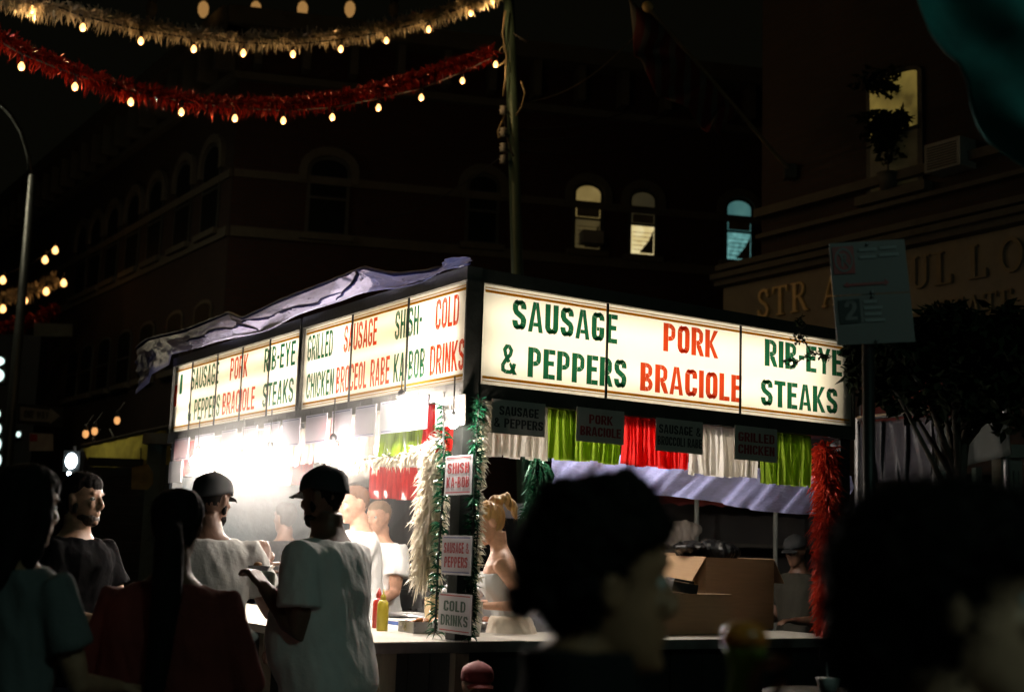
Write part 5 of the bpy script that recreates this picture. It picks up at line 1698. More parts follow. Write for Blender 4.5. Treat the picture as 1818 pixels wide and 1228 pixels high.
def beard(mb, r, grow=.005):
    T, k = head_pts(r)
    n = 26
    vs, fs = [], []
    rows = [(-.006, .070, .03, .016), (.004, .088, .02, .030)] + [HEAD[i] for i in (2, 3)] + [(.046, .090, -.03, .052)]
    for z, f, b, w in rows:
        grow_ = grow if z < .04 else .0
        for i in range(n):
            th = 2 * PI * i / n
            vs.append(T(((w + grow_) * math.cos(th), (f + max(b, -.01)) / 2 + ((f - max(b, -.01)) / 2 + grow_) * math.sin(th), z)))
    m = len(rows)
    for i in range(m - 1):
        for j in range(n):
            fs.append((i * n + j, i * n + (j + 1) % n, (i + 1) * n + (j + 1) % n, (i + 1) * n + j))
    fs += [tuple(range(n - 1, -1, -1)), tuple(range((m - 1) * n, m * n))]
    mb.add(vs, fs)
    for sd in (-1, 1):
        mb.ell(T((sd * .066, .012, .075)), (.009 * k, .014 * k, .028 * k), 10, 7, r.HM)
def curls(amp, sc=55):
    def f(p, n):
        return amp * (1.2 * abs(noise.noise(p * sc)) + .8 * noise.noise(p * sc * 2.1) + .8 * noise.noise(p * sc * .35))
    return f
def place(px, Y, z=0.0):
    q = at(px, 900, Y)
    return Vector((q.x, Y, z))
def local(loc, yaw, w):
    """World point to figure-local point."""
    return rotz(Vector(w) - Vector(loc), -yaw)

# --- man in the pale tee and black cap at the counter, seen from behind
def yaw_to(dx, dy):
    """Rotation that turns +Y to the given direction."""
    return math.atan2(-dx, dy)
loc = place(598, 6.15); yw = yaw_to(-.93, .42)
r = Rig(1.90, 1.18, lean=R(4), belly=.034, head_yaw=R(-6), head_pitch=R(-8))
hl, hr_ = local(loc, yw, at(470, 1042, 6.05)), Vector((.20, .34, 1.10))
P1, b1 = person('heavy man in pale tee and black cap ordering at the counter', loc, yw, r, M_SKIN_D, ((hl, (-.1, -.15, -1), (0, .3, -1)), (hr_, (.25, -.3, -1), (0, .3, -1))), M_TEE_W, .66, M_DENIM, hem=.43, flare=.02, voxel=.007, seed=1, curl=.8)
cap(r, P1, M_CAP_K)
T, k = head_pts(r)
mb = MB()
scalp(mb, r, .005, .17, .03, .10)
hair_obj(P1, mb, M_HAIR_K, .006, strands(.002))
mb = MB()
beard(mb, r)
hair_obj(P1, mb, M_HAIR_K, .006, curls(.003), 'beard')
# banknote in his hand
nt_ = thing('banknote', at(462, 1035, 6.33), 'banknote held over the counter by the man in the black cap', 'banknote')
q0_ = at(455, 1020, 6.35)
MB().grid(lambda a, b: q0_ + Vector((-.02 + a * .11, .02 * math.sin(a * 4), .01 - b * .055 + .01 * math.sin(a * 3))), 8, 4).build('note', mat('note_paper', (.38, .42, .34), .8), nt_, True, thick=.001)
MB().quad(*[q0_ + Vector((.01 + a, -.012, -.006 - b)) for a, b in ((0, 0), (.05, 0), (.05, .02), (0, .02))]).build('printed_band', M_INK_G, nt_)

# --- man in grey tee and dark cap behind him
loc = place(374, 6.9); yw = yaw_to(-.25, .95)
r = Rig(1.89, 1.10, lean=R(3), belly=.008, head_yaw=R(-35), head_pitch=R(-6))
hl, hr_ = local(loc, yw, at(455, 1015, 7.1)), local(loc, yw, at(470, 1000, 7.2))
P2, b2 = person('man in grey tee and dark cap beside the man in the pale tee', loc, yw, r, M_SKIN_D, ((hl, (-.1, -.3, -1), None), (hr_, (.3, -.2, -1), None)), M_TEE_G, .6, M_DENIM, flare=.02, voxel=.008, seed=2)
cap(r, P2, M_CAP_K, brim=True)
mb = MB(); scalp(mb, r, .005, .17, .03, .10); hair_obj(P2, mb, M_HAIR_K, .006, strands(.002))
mb = MB(); T, k = head_pts(r)
beard(mb, r)
hair_obj(P2, mb, M_HAIR_K, .006, curls(.003), 'beard')
# dark food tray he holds
tr0 = at(452, 1012, 6.95)
td = thing('food_tray', tr0, 'foil food tray held by the man in the grey tee', 'tray')
MB().hexa([tr0 + Vector(q) for q in ((-.06, -.04, -.02), (.06, -.04, -.02), (.06, .05, -.02), (-.06, .05, -.02), (-.09, -.07, .025), (.09, -.07, .025), (.09, .08, .025), (-.09, .08, .025))]).build('tray_body', M_STEEL, td)
mb = MB()
for q in range(7):
    mb.ell(tr0 + Vector((random.uniform(-.05, .05), random.uniform(-.04, .05), .03)), (.03, .02, .018))
hair_obj(td, MB().map(lambda p: p) if False else mb.map(lambda p: p - tr0), mat('grilled_food', (.22, .12, .04), .5, var=.5, scale=40), .006, None, 'food')

# --- woman with a long dark ponytail in maroon, from behind
loc = place(312, 4.75); yw = yaw_to(.05, 1)
r = Rig(1.70, 1.40, lean=R(2), fem=True, belly=.03, head_yaw=R(6), head_pitch=R(-4), hs=1.08)
P3, b3 = person('woman in maroon top with long dark ponytail, seen from behind', loc, yw, r, M_SKIN_D, ((Vector((-.20, .24, .98)), (-.5, -.3, -1), None), (Vector((.22, .26, .98)), (.5, -.3, -1), None)), M_MAROON, 1.7, M_DENIM, hem=.43, flare=.07, voxel=.010, seed=3)
mb = MB(); T, k = scalp(mb, r, .014, .16, .02, .085)
mb.tube([T((0, -.105, .15)), T((.005, -.145, .10)), T((.01, -.15, .0)), T((.012, -.15, -.12)), T((.008, -.155, -.26)), T((.0, -.165, -.40)), T((0, -.17, -.47))], [.03, .045, .052, .05, .043, .032, .012], 14)
mb.ell(T((0, -.105, .14)), (.05, .035, .045))
fuzz(P3, hair_obj(P3, mb, M_HAIR_K, .007, strands(.006, 50)), M_HAIR_K, 700, .05, .0008, 1, down=.8, wave=.15)
bag = thing('napkin', at(425, 1140, 4.9), 'crumpled white napkin in the hand of the woman in maroon', 'napkin')
mb = MB().ell((0, 0, 0), (.05, .03, .03)).ell((.03, .01, .02), (.03, .03, .02))
link_mesh('paper', remesh(mb, .007, 1, wrinkle(.012, 40, 3)), M_TEE_W, bag)
# --- woman with long dark hair at the left edge
loc = place(38, 4.3); yw = yaw_to(.45, .9)
r = Rig(1.76, 1.08, fem=True, head_yaw=R(-10), head_pitch=R(-6))
P4, b4 = person('woman in grey tee with long dark hair at the left edge', loc, yw, r, M_SKIN_M, ((Vector((-.25, .25, 1.0)), None, None), (Vector((.16, .32, 1.08)), (.4, -.3, -1), None)), M_TEE_T, .6, M_DENIM, hem=.5, flare=.02, voxel=.008, seed=4)
mb = MB(); T, k = scalp(mb, r, .016, .165, .0, .08)
mb.loft([(T((0, -.05, .17)), .078, .06), (T((0, -.075, .08)), .092, .055), (T((0, -.085, -.02)), .10, .052), (T((0, -.095, -.10)), .095, .045), (T((0, -.10, -.16)), .07, .035)], 22)
for sd in (-1, 1):
    mb.tube([T((sd * .06, .01, .17)), T((sd * .085, .005, .08)), T((sd * .09, -.01, -.02)), T((sd * .08, -.02, -.12))], [.03, .032, .03, .012], 10)
fuzz(P4, hair_obj(P4, mb, M_HAIR_K, .007, strands(.006, 50)), M_HAIR_K, 700, .05, .0008, 2, down=.8, wave=.15)
# --- bearded man facing the counter
loc = place(140, 7.0); yw = yaw_to(.82, -.35)
r = Rig(1.87, 1.05, head_yaw=R(8), head_pitch=R(-4))
hl, hr_ = Vector((-.12, .32, 1.18)), Vector((.10, .32, 1.14))
P5, b5 = person('bearded man in black tee facing right among the customers', loc, yw, r, M_SKIN_M, ((hl, (-.7, -.4, -.8), (0, 0, -1)), (hr_, (.7, -.4, -.8), (0, 0, -1))), M_TEE_K, .6, M_DENIM, voxel=.007, seed=6)
mb = MB(); T, k = scalp(mb, r, .014, .168, .035, .12)
fuzz(P5, hair_obj(P5, mb, M_HAIR_K, .006, strands(.004)), M_HAIR_K, 900, .018, .0008, 3)
mb = MB(); beard(mb, r); mb.ell(T((0, .097, .070)), (.024 * k, .006 * k, .005 * k), 10, 7, r.HM)
hair_obj(P5, mb, M_HAIR_B, .005, curls(.003), 'beard')
# --- vendors
loc = place(655, 9.4, .15); yw = yaw_to(-.95, -.25)
r = Rig(1.82, 1.08, lean=R(6), head_yaw=R(12), head_pitch=R(-12))
V1, c1 = person('vendor in white tee with short reddish hair behind the counter', loc, yw, r, M_SKIN_F, ((Vector((-.18, .40, 1.02)), None, None), (Vector((.22, .30, .98)), None, None)), M_TEE_W, .6, M_DENIM, voxel=.009, seed=7)
mb = MB(); T, k = scalp(mb, r, .006, .175, .05, .125); fuzz(V1, hair_obj(V1, mb, mat('hair_ginger', (.16, .07, .03), .6), .005, strands(.002)), MATS['hair_ginger'], 900, .012, .0008, 5)
loc = place(678, 10.1, .15); yw = yaw_to(-.6, -.8)
r = Rig(1.74, 1.0, head_pitch=R(-8))
V2, c2 = person('sandy-haired vendor in white tee half hidden behind the ginger-haired vendor', loc, yw, r, M_SKIN_F, ((Vector((-.2, .3, 1.0)), None, None), (Vector((.2, .3, 1.0)), None, None)), M_TEE_W, .6, M_DENIM, voxel=.010, seed=8)
mb = MB(); T, k = scalp(mb, r, .007, .172, .045, .12); fuzz(V2, hair_obj(V2, mb, mat('hair_sandy', (.22, .14, .08), .6), .005, strands(.002)), MATS['hair_sandy'], 800, .012, .0008, 15)
loc = place(916, 7.95, .15); yw = yaw_to(-.9, .0)
r = Rig(1.70, .96, lean=R(10), fem=True, head_yaw=R(14), head_pitch=R(-24))
hl, hr_ = local(loc, yw, at(862, 1075, 7.8)), local(loc, yw, at(868, 1068, 8.1))
V3, c3 = person('blonde vendor in white tank top and apron looking down', loc, yw, r, M_SKIN_F, ((hl, (-.15, -.6, -.8), None), (hr_, (.15, -.6, -.8), None)), M_TANK, .5, M_DENIMB, hem=.50, voxel=.007, seed=9, tank=True)
mb = MB(); T, k = scalp(mb, r, .012, .165, .03, .09)
mb.ell(T((0, -.085, .215)), (.040, .045, .040)); mb.tube([T((0, -.09, .22)), T((0, -.15, .215)), T((0, -.175, .14)), T((0, -.165, .07))], [.03, .034, .028, .008], 12)
fuzz(V3, hair_obj(V3, mb, M_HAIR_Y, .005, strands(.010, 55)), M_HAIR_Y, 420, .035, .0007, 4, down=.9, wave=.12)
mb = MB()
rg = r.torso_rings(.022, .43, .63, .02)
r.loft(mb, rg, 30)
hair_obj(V3, mb, M_APRON, .010, wrinkle(.010, 9, 4), 'apron', 3)
loc = place(508, 10.7, .15); yw = yaw_to(-.5, 1)
r = Rig(1.72, .95, head_yaw=R(20))
V4, c4_ = person('figure in dark clothes deep inside the stand before the teal tarp', loc, yw, r, M_SKIN_D, ((Vector((-.2, .2, .95)), None, None), (Vector((.2, .2, .95)), None, None)), M_TEE_K, 1.8, M_DENIM, voxel=.011, seed=10)
mb = MB(); T, k = scalp(mb, r, .012, .165, .02, .10); hair_obj(V4, mb, M_HAIR_K, .007, strands(.004))
# --- passer-by beyond the counter on the right
loc = place(1418, 11.0); yw = yaw_to(-.6, -.6)
r = Rig(1.76, 1.0, head_pitch=R(-14))
V5, c5 = person('passer-by in dark cap and olive shirt beyond the cardboard boxes', loc, yw, r, M_SKIN_D, ((Vector((-.15, .3, 1.1)), None, None), (Vector((.15, .3, 1.1)), None, None)), mat('shirt_olive', (.025, .023, .015), .9), .6, M_DENIM, voxel=.011, seed=11)
cap(r, V5, M_CAP_K)
# --- foreground man with high curly hair, in profile
loc = place(1052, 1.97); yw = yaw_to(.96, .26)
r = Rig(1.60, 1.0, head_pitch=R(-2), head_yaw=R(0), hs=1.14)
F1, f1 = person('man with high curly dark hair in profile close to the camera', loc, yw, r, mat('skin_olive', (.34, .17, .095), .55, var=.25, scale=20), ((Vector((-.26, .05, .75)), None, None), (Vector((.26, .05, .75)), None, None)), M_TEE_K, .6, M_DENIM, voxel=.007, seed=12)
mb = MB(); T, k = scalp(mb, r, .016, .172, .03, .115)
rr_ = random.Random(4)
for q in range(120):
    a, e = rr_.uniform(0, 2 * PI), rr_.uniform(.0, 1)
    y = -.010 + .088 * math.sin(a) * math.sqrt(1 - e * e * .7); x = .072 * math.cos(a) * math.sqrt(1 - e * e * .7)
    z = .155 + .088 * e + (.018 if y > -.01 else 0)
    if y > .045 and z < .19: continue
    mb.ell(T((x, y, z)), rr_.uniform(.014, .024), 8, 6)
for q in range(40):
    a = rr_.uniform(PI, 2 * PI)
    mb.ell(T((.07 * math.cos(a), -.02 + .088 * math.sin(a), rr_.uniform(.085, .16))), rr_.uniform(.012, .018), 8, 6)
fuzz(F1, hair_obj(F1, mb, M_HAIR_K, .006, curls(.009, 60), smooth=1), M_HAIR_K, 4000, .014, .0010, 6, wave=.5)
mb = MB()
r.loft(mb, [(r.bend(Vector((0, y_, z_ * r.H))), w_ * r.H, d_ * r.H) for z_, w_, d_, y_ in ((.80, .105, .060, -.006), (.825, .078, .056, -.010), (.850, .058, .052, -.012), (.872, .050, .050, -.016), (.885, .050, .050, -.020))], 26)
hair_obj(F1, mb, mat('collar_black', (.012, .013, .013), .9, spec=.05), .008, wrinkle(.006, 14, 8), 'collar', 2)
# --- foreground person at the right edge with a mass of dark hair
loc = place(1674, 1.66); yw = yaw_to(.92, -.12)
r = Rig(1.60, .95, fem=True, head_pitch=R(0), hs=1.12)
hand_w = at(1320, 1275, 1.95)
F2, f2 = person('person with thick dark hair close to the camera at the right edge', loc, yw, r, M_SKIN_F, ((local(loc, yw, hand_w + Vector((.02, -.02, -.03))), (-.3, -.6, -.8), (0, 1, .2)), (Vector((.24, .1, .75)), None, None)), M_TEE_K, 1.5, M_DENIM, voxel=.007, seed=13, curl=1.0)
mb = MB(); T, k = scalp(mb, r, .024, .150, .02, .08)
mb.ell(T((0, -.045, .15)), (.095, .10, .105)); mb.ell(T((0, -.085, .08)), (.075, .06, .08))
mb.ell(T((0, .03, .205)), (.075, .075, .05)); mb.ell(T((-.06, -.01, .14)), (.04, .06, .07))
fuzz(F2, hair_obj(F2, mb, M_HAIR_K, .007, curls(.008, 40), smooth=1), M_HAIR_K, 4000, .03, .0010, 7, wave=.4)
# --- child in a red cap
loc = place(857, 6.2); yw = yaw_to(.2, -1)
r = Rig(1.0, 1.15, head_pitch=R(-6), hs=1.42)
CH, ch_ = person('child in a red cap at the foot of the counter', loc, yw, r, M_SKIN_M, ((Vector((-.15, .05, .45)), None, None), (Vector((.15, .05, .45)), None, None)), M_TEE_K, .6, M_DENIM, voxel=.008, seed=14)
cap(r, CH, M_CAP_R)

# ------------------------------------------------------------------ things on the counters
def on_top(px, py, z):
    r_ = ray(px, py)
    t = (z - EYE) / r_.z
    return Vector((r_.x * t, r_.y * t, z))
# mustard bottle
c = on_top(678, 1119, ZC + .001)
bt = thing('mustard_bottle', c, 'yellow squeeze bottle standing on the counter', 'bottle')
MB().lathe(c, [(.030, 0), (.032, .01), (.032, .13), (.028, .155), (.014, .17)], 18).build('bottle_body', mat('mustard_yellow', (.42, .34, .03), .4, trans=.2), bt, True)
MB().lathe(c, [(.016, .168), (.015, .19), (.005, .20), (.003, .225)], 12).build('nozzle', MATS['mustard_yellow'], bt, True)
# trays and papers
M_BLUEP = mat('blue_print', (.04, .10, .35), .5, var=.3, scale=20)
for k, (px, py, w_, d_, h_, m, nm, lab) in enumerate(((735, 1108, .30, .20, .03, M_BLUEP, 'menu_folder', 'blue folder lying on the counter beside the yellow bottle'), (725, 1092, .24, .16, .02, M_TEE_W, 'paper_stack', 'white papers lying on the counter behind the blue folder'))):
    c = on_top(px, py, ZC + .001)
    t = thing(nm, c, lab, 'folder' if k == 0 else 'papers')
    for q in range(3):
        o = c + UP * (q * (h_ / 3 + .0006)) + dL * (.008 * q)
        MB().frame_box(o - dR * w_ / 2 - dL * d_ / 2, dR * w_ * (1 - .06 * q), dL * d_ * (1 - .08 * q), UP * h_ / 3).build('sheet', m if q < 2 else M_TEE_W, t)
# paper cup tower / beige bag by the post
c = on_top(772, 1112, ZC + .001)
t = thing('paper_bag', c, 'beige paper bag behind the COLD DRINKS plaque', 'bag')
MB().hexa([c + dR * a + dL * b + UP * z for z, s_ in ((0, 1), (.17, 1.08)) for a, b in ((-.05 * s_, -.03 * s_), (.05 * s_, -.03 * s_), (.05 * s_, .04 * s_), (-.05 * s_, .04 * s_))]).build('bag_body', mat('kraft_beige', (.45, .34, .18), .8), t)
MB().frame_box(c - dR * .054 - dL * .034 + UP * .171, dR * .108, dL * .004, UP * .02).build('folded_rim', MATS['kraft_beige'], t)
# griddle with hood rail inside
g0 = S(1.15, 1.0, .15)
gr = thing('griddle', g0, 'dark steel griddle with a chrome rail inside the stand', 'griddle')
bar(.75, .85, 1.35, 3.4, .16, 1.02).build('cabinet', M_BLACK, gr)
bar(.74, .84, 1.36, 3.41, 1.022, 1.06).build('hot_plate', mat('griddle_steel', (.10, .09, .08), .35, metal=.8), gr)
MB().tube([S(.70, .82, 1.12), S(.70, 3.4, 1.12)], .02, 10).build('rail', M_STEEL, gr, True)
bar(1.30, .86, 1.34, 3.38, 1.062, 1.25).build('splash_back', M_STEEL, gr)
rf = random.Random(8)
# trays of food and condiments along the street-side counter and griddle
def food_tray(c, w_, d_, label, m_food, n_, sz):
    t = thing('food_pan', c, label, 'pan')
    rim = MB()
    for (a0, b0, a1, b1) in ((-w_, -d_, w_, -d_ + .01), (-w_, d_ - .01, w_, d_), (-w_, -d_ + .01, -w_ + .01, d_ - .01), (w_ - .01, -d_ + .01, w_, d_ - .01)):
        rim.hexa([c + dR * p_[0] + dL * p_[1] + UP * z for z in (.0, .06) for p_ in ((a0, b0), (a1, b0), (a1, b1), (a0, b1))])
    rim.build('pan_rim', M_STEEL, t)
    MB().frame_box(c - dR * (w_ - .01) - dL * (d_ - .01) + UP * .001, dR * (2 * w_ - .02), dL * (2 * d_ - .02), UP * .004).build('pan_bottom', M_STEEL, t)
    mb_ = MB()
    for _ in range(n_):
        mb_.ell(dR * rf.uniform(-w_ * .8, w_ * .8) + dL * rf.uniform(-d_ * .8, d_ * .8) + UP * rf.uniform(.02, .07), (sz * rf.uniform(.7, 1.4), sz * rf.uniform(.7, 1.3), sz * .7), 8, 6)
    link_mesh('heaped_food', remesh(mb_, .007, 1), m_food, t)
    return t
M_PEP = mat('peppers_food', (.35, .13, .03), .35, var=.7, scale=22)
M_SAUS = mat('sausage_food', (.20, .07, .03), .35, var=.5, scale=18)
food_tray(S(.95, 1.02, 1.062), .14, .10, 'steel pan heaped with peppers on the griddle end', M_PEP, 40, .022)
food_tray(S(.95, 1.35, 1.062), .14, .14, 'steel pan heaped with browned sausages on the griddle', M_SAUS, 36, .026)
food_tray(S(.18, .62, ZC + .001), .13, .09, 'steel pan of peppers on the counter behind the blue folder', M_PEP, 30, .02)
for k, (u_, v_, col_, lab) in enumerate(((.06, .98, (.40, .03, .02), 'red ketchup bottle on the counter near the papers'), (-.02, 1.06, (.45, .36, .05), 'second yellow squeeze bottle on the counter behind the red one'), (.30, .30, (.50, .48, .45), 'stack of white paper cups on the counter behind the corner post'))):
    c = S(u_, v_, ZC + .001)
    t = thing('paper_cups' if k == 2 else 'squeeze_bottle', c, lab, 'cups' if k == 2 else 'bottle')
    mm = mat('condiment_%d' % k, col_, .4)
    if k == 2:
        for q in range(6):
            MB().lathe(c + UP * q * .018, [(.030, 0), (.042, .09), (.044, .092)], 16).build('cup', mm, t, True)
    else:
        MB().lathe(c, [(.030, 0), (.032, .01), (.032, .13), (.028, .155), (.014, .17)], 16).build('bottle_body', mm, t, True)
        MB().lathe(c, [(.016, .168), (.015, .19), (.003, .225)], 10).build('nozzle', mm, t, True)
# napkin dispenser bag with yellow label near the tinsel
c = on_top(785, 1045, 1.20)
t = thing('bread_bag', S(.62, .95, ZC), 'plastic bag of bread rolls behind the corner post', 'bag')
mb = MB()
for q in range(6):
    mb.ell((rf.uniform(-.08, .08), rf.uniform(-.06, .06), .08 + rf.uniform(0, .14)), (.08, .07, .05))
link_mesh('rolls', remesh(mb, .010, 3, wrinkle(.012, 14, 2)), mat('bread_bag_white', (.62, .60, .62), .3, trans=.2), t)
MB().ell(S(.56, .93, ZC + .15), (.03, .02, .03)).build('yellow_label', mat('label_yellow', (.6, .35, .02), .5), t)
MB().box(S(.62, .95, ZC - .27), (.2, .2, .5)).build('stool_box', M_BLACK, t)
# white trays by the woman
c = on_top(905, 1112, ZC)
t = thing('serving_tray', c, 'white and blue serving tray before the blonde vendor', 'tray')
MB().frame_box(c - dR * .20 + dL * .06 + UP * .002, dR * .42, dL * .26, UP * .006).build('tray_base', mat('tray_blue', (.30, .40, .62), .4), t)
for a in ((-.20, .06, .42, .008), (-.20, .312, .42, .008)):
    MB().frame_box(c + dR * a[0] + dL * a[1] + UP * .008, dR * a[2], dL * a[3], UP * .016).build('tray_rim', M_TEE_W, t)
# cardboard boxes on the corner counter
def carton(px, py, w_, d_, h_, name, label, flap=True):
    c = on_top(px, py, ZC)
    c = Vector((c.x, c.y, ZC + .001))
    t = thing(name, c, label, 'box')
    th = .006
    MB().frame_box(c, dR * w_, dL * th, UP * h_).build('side', M_CARD, t)
    MB().frame_box(c + dL * (d_ - th), dR * w_, dL * th, UP * h_).build('side', M_CARD, t)
    MB().frame_box(c + dL * th, dR * th, dL * (d_ - 2 * th), UP * h_).build('side', M_CARD, t)
    MB().frame_box(c + dL * th + dR * (w_ - th), dR * th, dL * (d_ - 2 * th), UP * h_).build('side', M_CARD, t)
    MB().frame_box(c + dL * th + dR * th + UP * .002, dR * (w_ - 2 * th), dL * (d_ - 2 * th), UP * th).build('bottom', M_CARD, t)
    if flap:
        MB().frame_box(c + UP * h_ - dR * .002, dL * d_, UP * .004 + dR * .001, -dR * .13 - UP * .17).build('flap', M_CARD, t)
        MB().frame_box(c + UP * h_ + dR * w_, dL * d_, UP * .004, dR * .10 - UP * .16).build('flap', M_CARD, t)
        MB().frame_box(c + UP * h_ + dL * d_, dR * w_, UP * .004, dL * .12 + UP * .02).build('flap', M_CARD, t)
    else:
        MB().frame_box(c + UP * (h_ + .0005), dR * w_ * .498, dL * d_, UP * .004).build('flap', M_CARD, t)
        MB().frame_box(c + UP * (h_ + .0005) + dR * w_ * .502, dR * w_ * .498, dL * d_, UP * .004).build('flap', M_CARD, t)
        MB().frame_box(c + UP * (h_ + .005) + dR * w_ * .46, dR * w_ * .08, dL * d_, UP * .0006).build('tape', mat('tape_tan', (.34, .24, .12), .3), t)
    return c
cA = carton(1252, 1116, .62, .40, .46, 'open_carton', 'tall open cardboard box on the corner counter')
cB = carton(1120, 1127, .80, .12, .235, 'closed_carton', 'low closed cardboard box before the tall open one', flap=False)
# black bag on the tall box, black case on the low one
t = thing('black_bag', cA + UP * .47, 'limp black plastic bag draped on the tall cardboard box', 'bag')
mb = MB().ell(cA - Vector(t.location) + dR * .18 + dL * .2 + UP * .50, (.22, .12, .07)).ell(cA - Vector(t.location) + dR * .02 + dL * .2 + UP * .52, (.12, .09, .03))
link_mesh('plastic', remesh(mb, .010, 2, wrinkle(.03, 11, 6)), mat('bag_black', (.01, .01, .011), .3, bump=.3), t)
oB = cB + dR * .42 + dL * .06 + UP * .242
t = thing('card_reader', oB, 'black case lying on the low cardboard box', 'case')
Mr = Matrix.Rotation(R(8), 3, 'Y') @ Matrix.Rotation(PI / 2 - PH, 3, 'Z')
MB().box(oB + UP * .036, (.20, .10, .06), Mr).build('case_body', M_BLACK, t)
MB().box(oB + UP * .075, (.16, .08, .015), Mr).build('case_lid', mat('case_gloss', (.02, .02, .022), .25), t)

# ------------------------------------------------------------------ tinsel on the stand
def hanging(name, path, m, label, n, rad, ln, wd, seed, extra=None, droop=.8):
    g = thing(name, path[0], label, 'tinsel')
    mb_ = MB()
    tinsel(mb_, path, rad, n, ln, wd, random.Random(seed), droop=droop)
    mb_.build('tinsel', m, g)
    MB().tube(path, .006, 6).build('string', M_WIRE, g)
    return g
hanging('tinsel_garland', [S(.06, -.06, 2.33), S(.055, -.05, 2.0), S(.055, -.05, 1.6), S(.06, -.05, 1.12)], M_TIN_G, 'green tinsel wound down the outer side of the corner post', 800, .015, .055, .0035, 31, droop=.4)
hanging('tinsel_garland', [S(-.03, .16, 2.30), S(-.02, .14, 1.9), S(-.03, .15, 1.5), S(-.03, .15, 1.13)], M_TIN_G, 'green tinsel on the street side of the corner post between the plaques', 480, .015, .06, .0035, 32, droop=.4)
hanging('tinsel_garland', [S(.11, -.03, 2.32), S(.125, .02, 1.9), S(.115, 0.0, 1.5), S(.115, 0.0, 1.2)], M_TIN_WW, 'ivory tinsel behind the corner post', 700, .01, .05, .006, 33, droop=.5)
wv_, wz = pxL(765, 850, -.05)
hanging('tinsel_garland', [S(.08, wv_ - .15, 2.15), S(.06, wv_ - .02, 2.05), S(.06, wv_, 1.8), S(.06, wv_ + .02, 1.6), S(.06, wv_ + .03, 1.42)], M_TIN_WW, 'thick ivory feather garland hanging inside the corner', 1900, .05, .10, .008, 34, droop=.9)
hanging('tinsel_garland', [S(.05, .25, 2.14), S(.05, .7, 2.07), S(.05, 1.2, 2.06), S(.05, 1.5, 2.08)], M_TIN_WW, 'ivory garland strung under the fringe of the long side', 900, .02, .05, .006, 35)
ru, rz_ = pxR(1462, 900, -.1)
hanging('tinsel_garland', [S(ru - .03, .05, 2.28), S(ru - .02, .05, 1.9), S(ru - .02, .05, 1.5), S(ru, .05, 1.13)], M_TIN_RB, 'thick red tinsel hanging down the outer end post', 2600, .06, .10, .006, 36, droop=.7)
hanging('tinsel_garland', [at(955, 812, 8.6), at(958, 850, 8.6), at(955, 885, 8.6), at(945, 910, 8.6)], M_TIN_G, 'bright green tinsel tuft hanging inside behind the blonde vendor', 500, .03, .11, .006, 37)
# unseen bulb behind the corner sign, assumed from the lit fringe and boxes
bulb(S(1.25, 1.0, 2.66), .05, 'unseen bulb assumed inside behind the corner sign', M_UNSEENBULB, cord=.2)
bulb(S(.5, 3.3, 2.72), .05, 'unseen bulb added behind the long sign, towards its far end', M_TARPFILL, cord=.16)  # this one and the next are added to light the roof tarp
bulb(S(.5, 1.9, 2.74), .05, 'unseen bulb added behind the long sign, towards its near end', M_TARPFILL, cord=.14)

# backdrop seen through the corner opening: booth poles, dark red awning, shelf of goods
bk = thing('far_booth', (at(1200, 900, 14).x, 14, 0), 'dark booth with red awning beyond the corner opening', 'booth')
xa, xb = at(1100, 900, 14).x, at(1480, 900, 14).x
MB().box(((xa + xb) / 2, 14.6, 1.6), (xb - xa, .1, 3.2)).build('back_panel', mat('booth_dark', (.03, .026, .024), .8, var=.3), bk)
MB().grid(lambda a, b: Vector((xa + .4 + a * (xb - xa - .6), 14.3 - .4 * b, 2.35 - .28 * b + .03 * abs(math.sin(a * 24)) * (b > .9))), 48, 5).build('awning', mat('booth_red', (.14, .018, .014), .7, var=.3), bk, True, thick=.006)
for px in (1157, 1237, 1377):
    x = at(px, 900, 13.4).x
    MB().tube([(x, 13.4, 0), (x, 13.4, 2.6)], .022, 8).build('pole', M_TRIMPALE, bk)
for k in range(3):
    MB().box(((xa + xb) / 2 + .3, 14.2, .7 + k * .5), (xb - xa - 1.0, .35, .03)).build('shelf', M_DARKWOOD, bk)
wb_ = thing('counter_lamp_cloth', at(1195, 950, 12.5), 'pale bundled cloth beyond the cardboard boxes', 'cloth')
link_mesh('bundle', remesh(MB().ell((0, 0, 0), (.18, .12, .12)).ell((.14, .02, .05), (.12, .1, .09)), .014, 2, wrinkle(.04, 8, 9)), mat('cloth_grey', (.35, .30, .26), .9), wb_)
MB().box(at(1195, 950, 12.5) - UP * .85, (.5, .4, 1.45)).build('crate', M_DARKWOOD, wb_)
# dark van roof glimpsed between post and tinsel
vn = thing('parked_van', (at(905, 850, 15).x, 15, 0), 'lilac-grey parked van behind the blonde vendor', 'van')
vc = at(900, 842, 15)
mbv = MB()
prof_ = [(-1.6, .35), (1.7, .35), (1.75, 1.1), (1.35, 1.3), (.95, 2.05), (-1.5, 2.15), (-1.62, 1.9)]
mbv.extrude([Vector((vc.x + x, 14.9, z)) for x, z in prof_], (0, 1.7, 0)).build('body', mat('van_paint', (.20, .19, .27), .35, var=.1, coat=.5), vn)
for x in (-1.1, 1.1):
    w_ = MB().tube([(vc.x + x, 14.86, .35), (vc.x + x, 15.1, .35)], .34, 20).build('wheel', M_BLACK, vn)
    MB().tube([(vc.x + x, 14.85, .35), (vc.x + x, 14.87, .35)], .2, 16).build('hub', M_STEEL, w_)
MB().quad((vc.x - 1.3, 14.893, 1.25), (vc.x + .85, 14.893, 1.25), (vc.x + .75, 14.893, 1.9), (vc.x - 1.3, 14.893, 1.95)).build('window', M_GLASS, vn)
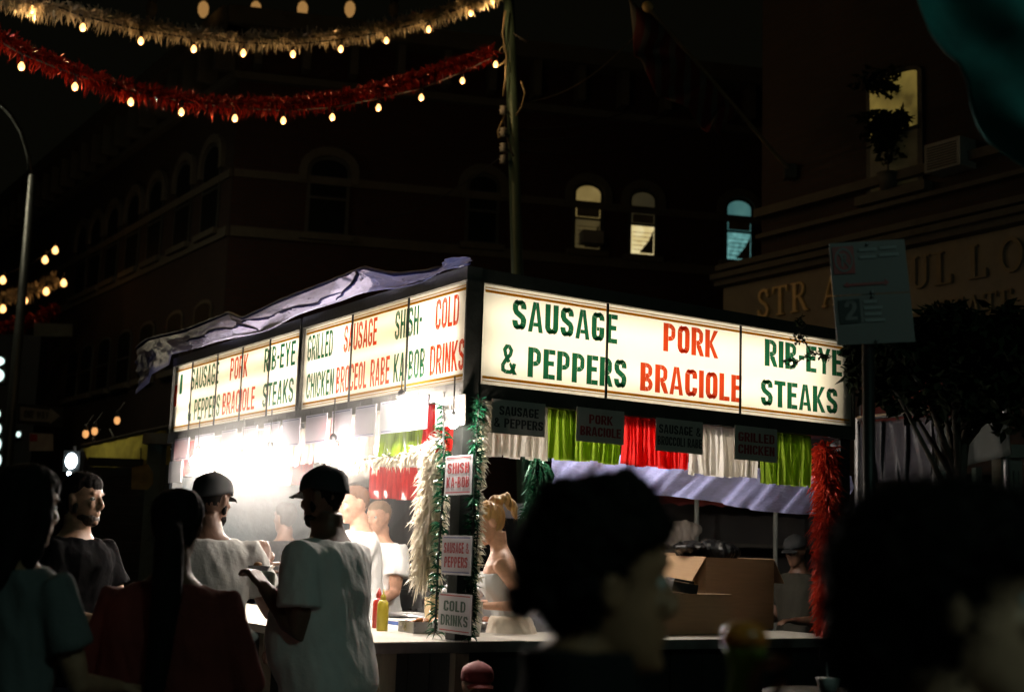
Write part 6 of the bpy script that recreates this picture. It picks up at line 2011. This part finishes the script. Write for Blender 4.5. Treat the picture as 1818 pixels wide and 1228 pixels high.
# tall tumbler in the hand of the foreground figure; paper cup on a bin
cw = at(1321, 1275, 1.95)
tm = thing('slush_tumbler', cw, 'lime tumbler with orange top held up near the camera', 'tumbler')
MB().lathe(cw, [(.024, -.05), (.026, .02), (.020, .06), (.024, .085), (.031, .10)], 18).build('cup', mat('tumbler_lime', (.42, .60, .12), .25, trans=.2), tm, True)
MB().lathe(cw, [(.032, .1005), (.034, .108), (.031, .122), (.018, .132), (.002, .135)], 18).build('dome', mat('slush_orange', (.75, .28, .05), .3, trans=.2), tm, True)
cc_ = at(1470, 1228, 4.8)
bn_ = thing('litter_bin', (cc_.x, 4.8, 0), 'dark street litter bin at the bottom of the frame', 'bin')
MB().lathe((cc_.x, 4.8, 0), [(.24, 0), (.27, .1), (.28, .95), (.26, 1.0), (.22, cc_.z)], 24).build('drum', M_BLACK, bn_, True)
cp_ = thing('paper_cup', cc_, 'white paper cup with straw on the litter bin', 'cup')
MB().lathe(cc_ + UP * .001, [(.028, 0), (.040, .042), (.042, .046)], 20).build('cup_body', M_TEE_W, cp_, True)
MB().tube([cc_ + UP * .03, cc_ + Vector((-.006, 0, .10))], .003, 6).build('straw', M_PLAQW, cp_)
# a car's bright hood edge and a head of hair at the far right edge stay out of focus

# ------------------------------------------------------------------ grill fumes, thickened round the stand's bulbs to stand in for lens bloom
def volume(name, col, dens, aniso):
    m_ = bpy.data.materials.new(name)
    m_.use_nodes = True
    for n_ in list(m_.node_tree.nodes):
        if n_.type != 'OUTPUT_MATERIAL':
            m_.node_tree.nodes.remove(n_)
    pv = m_.node_tree.nodes.new('ShaderNodeVolumePrincipled')
    pv.inputs['Color'].default_value = (*col, 1)
    pv.inputs['Density'].default_value = dens
    pv.inputs['Anisotropy'].default_value = aniso
    m_.node_tree.links.new(pv.outputs[0], m_.node_tree.nodes['Material Output'].inputs['Volume'])
    return m_
VS = volume('bloom_smoke', (.86, .87, .86), .036, .3)
for k, (u_, v_, z_, rx, ry, rz) in enumerate(((.3, 2.7, 2.05, .75, 1.75, .85), (.25, 2.75, 2.07, .62, 1.5, .66), (.15, 2.85, 2.1, .48, 1.25, .48), (.08, 3.0, 2.12, .36, 1.0, .34), (-.08, .75, 2.3, .40, .50, .36), (-.08, .75, 2.3, .22, .26, .2))):
    smo = MB().ell((0, 0, 0), (rx, ry, rz), 28, 18, Matrix.Rotation(TH, 3, 'Z')).build('bloom_smoke', VS, None, True)
    smo.location = S(u_, v_, z_)
    smo['kind'] = 'stuff'
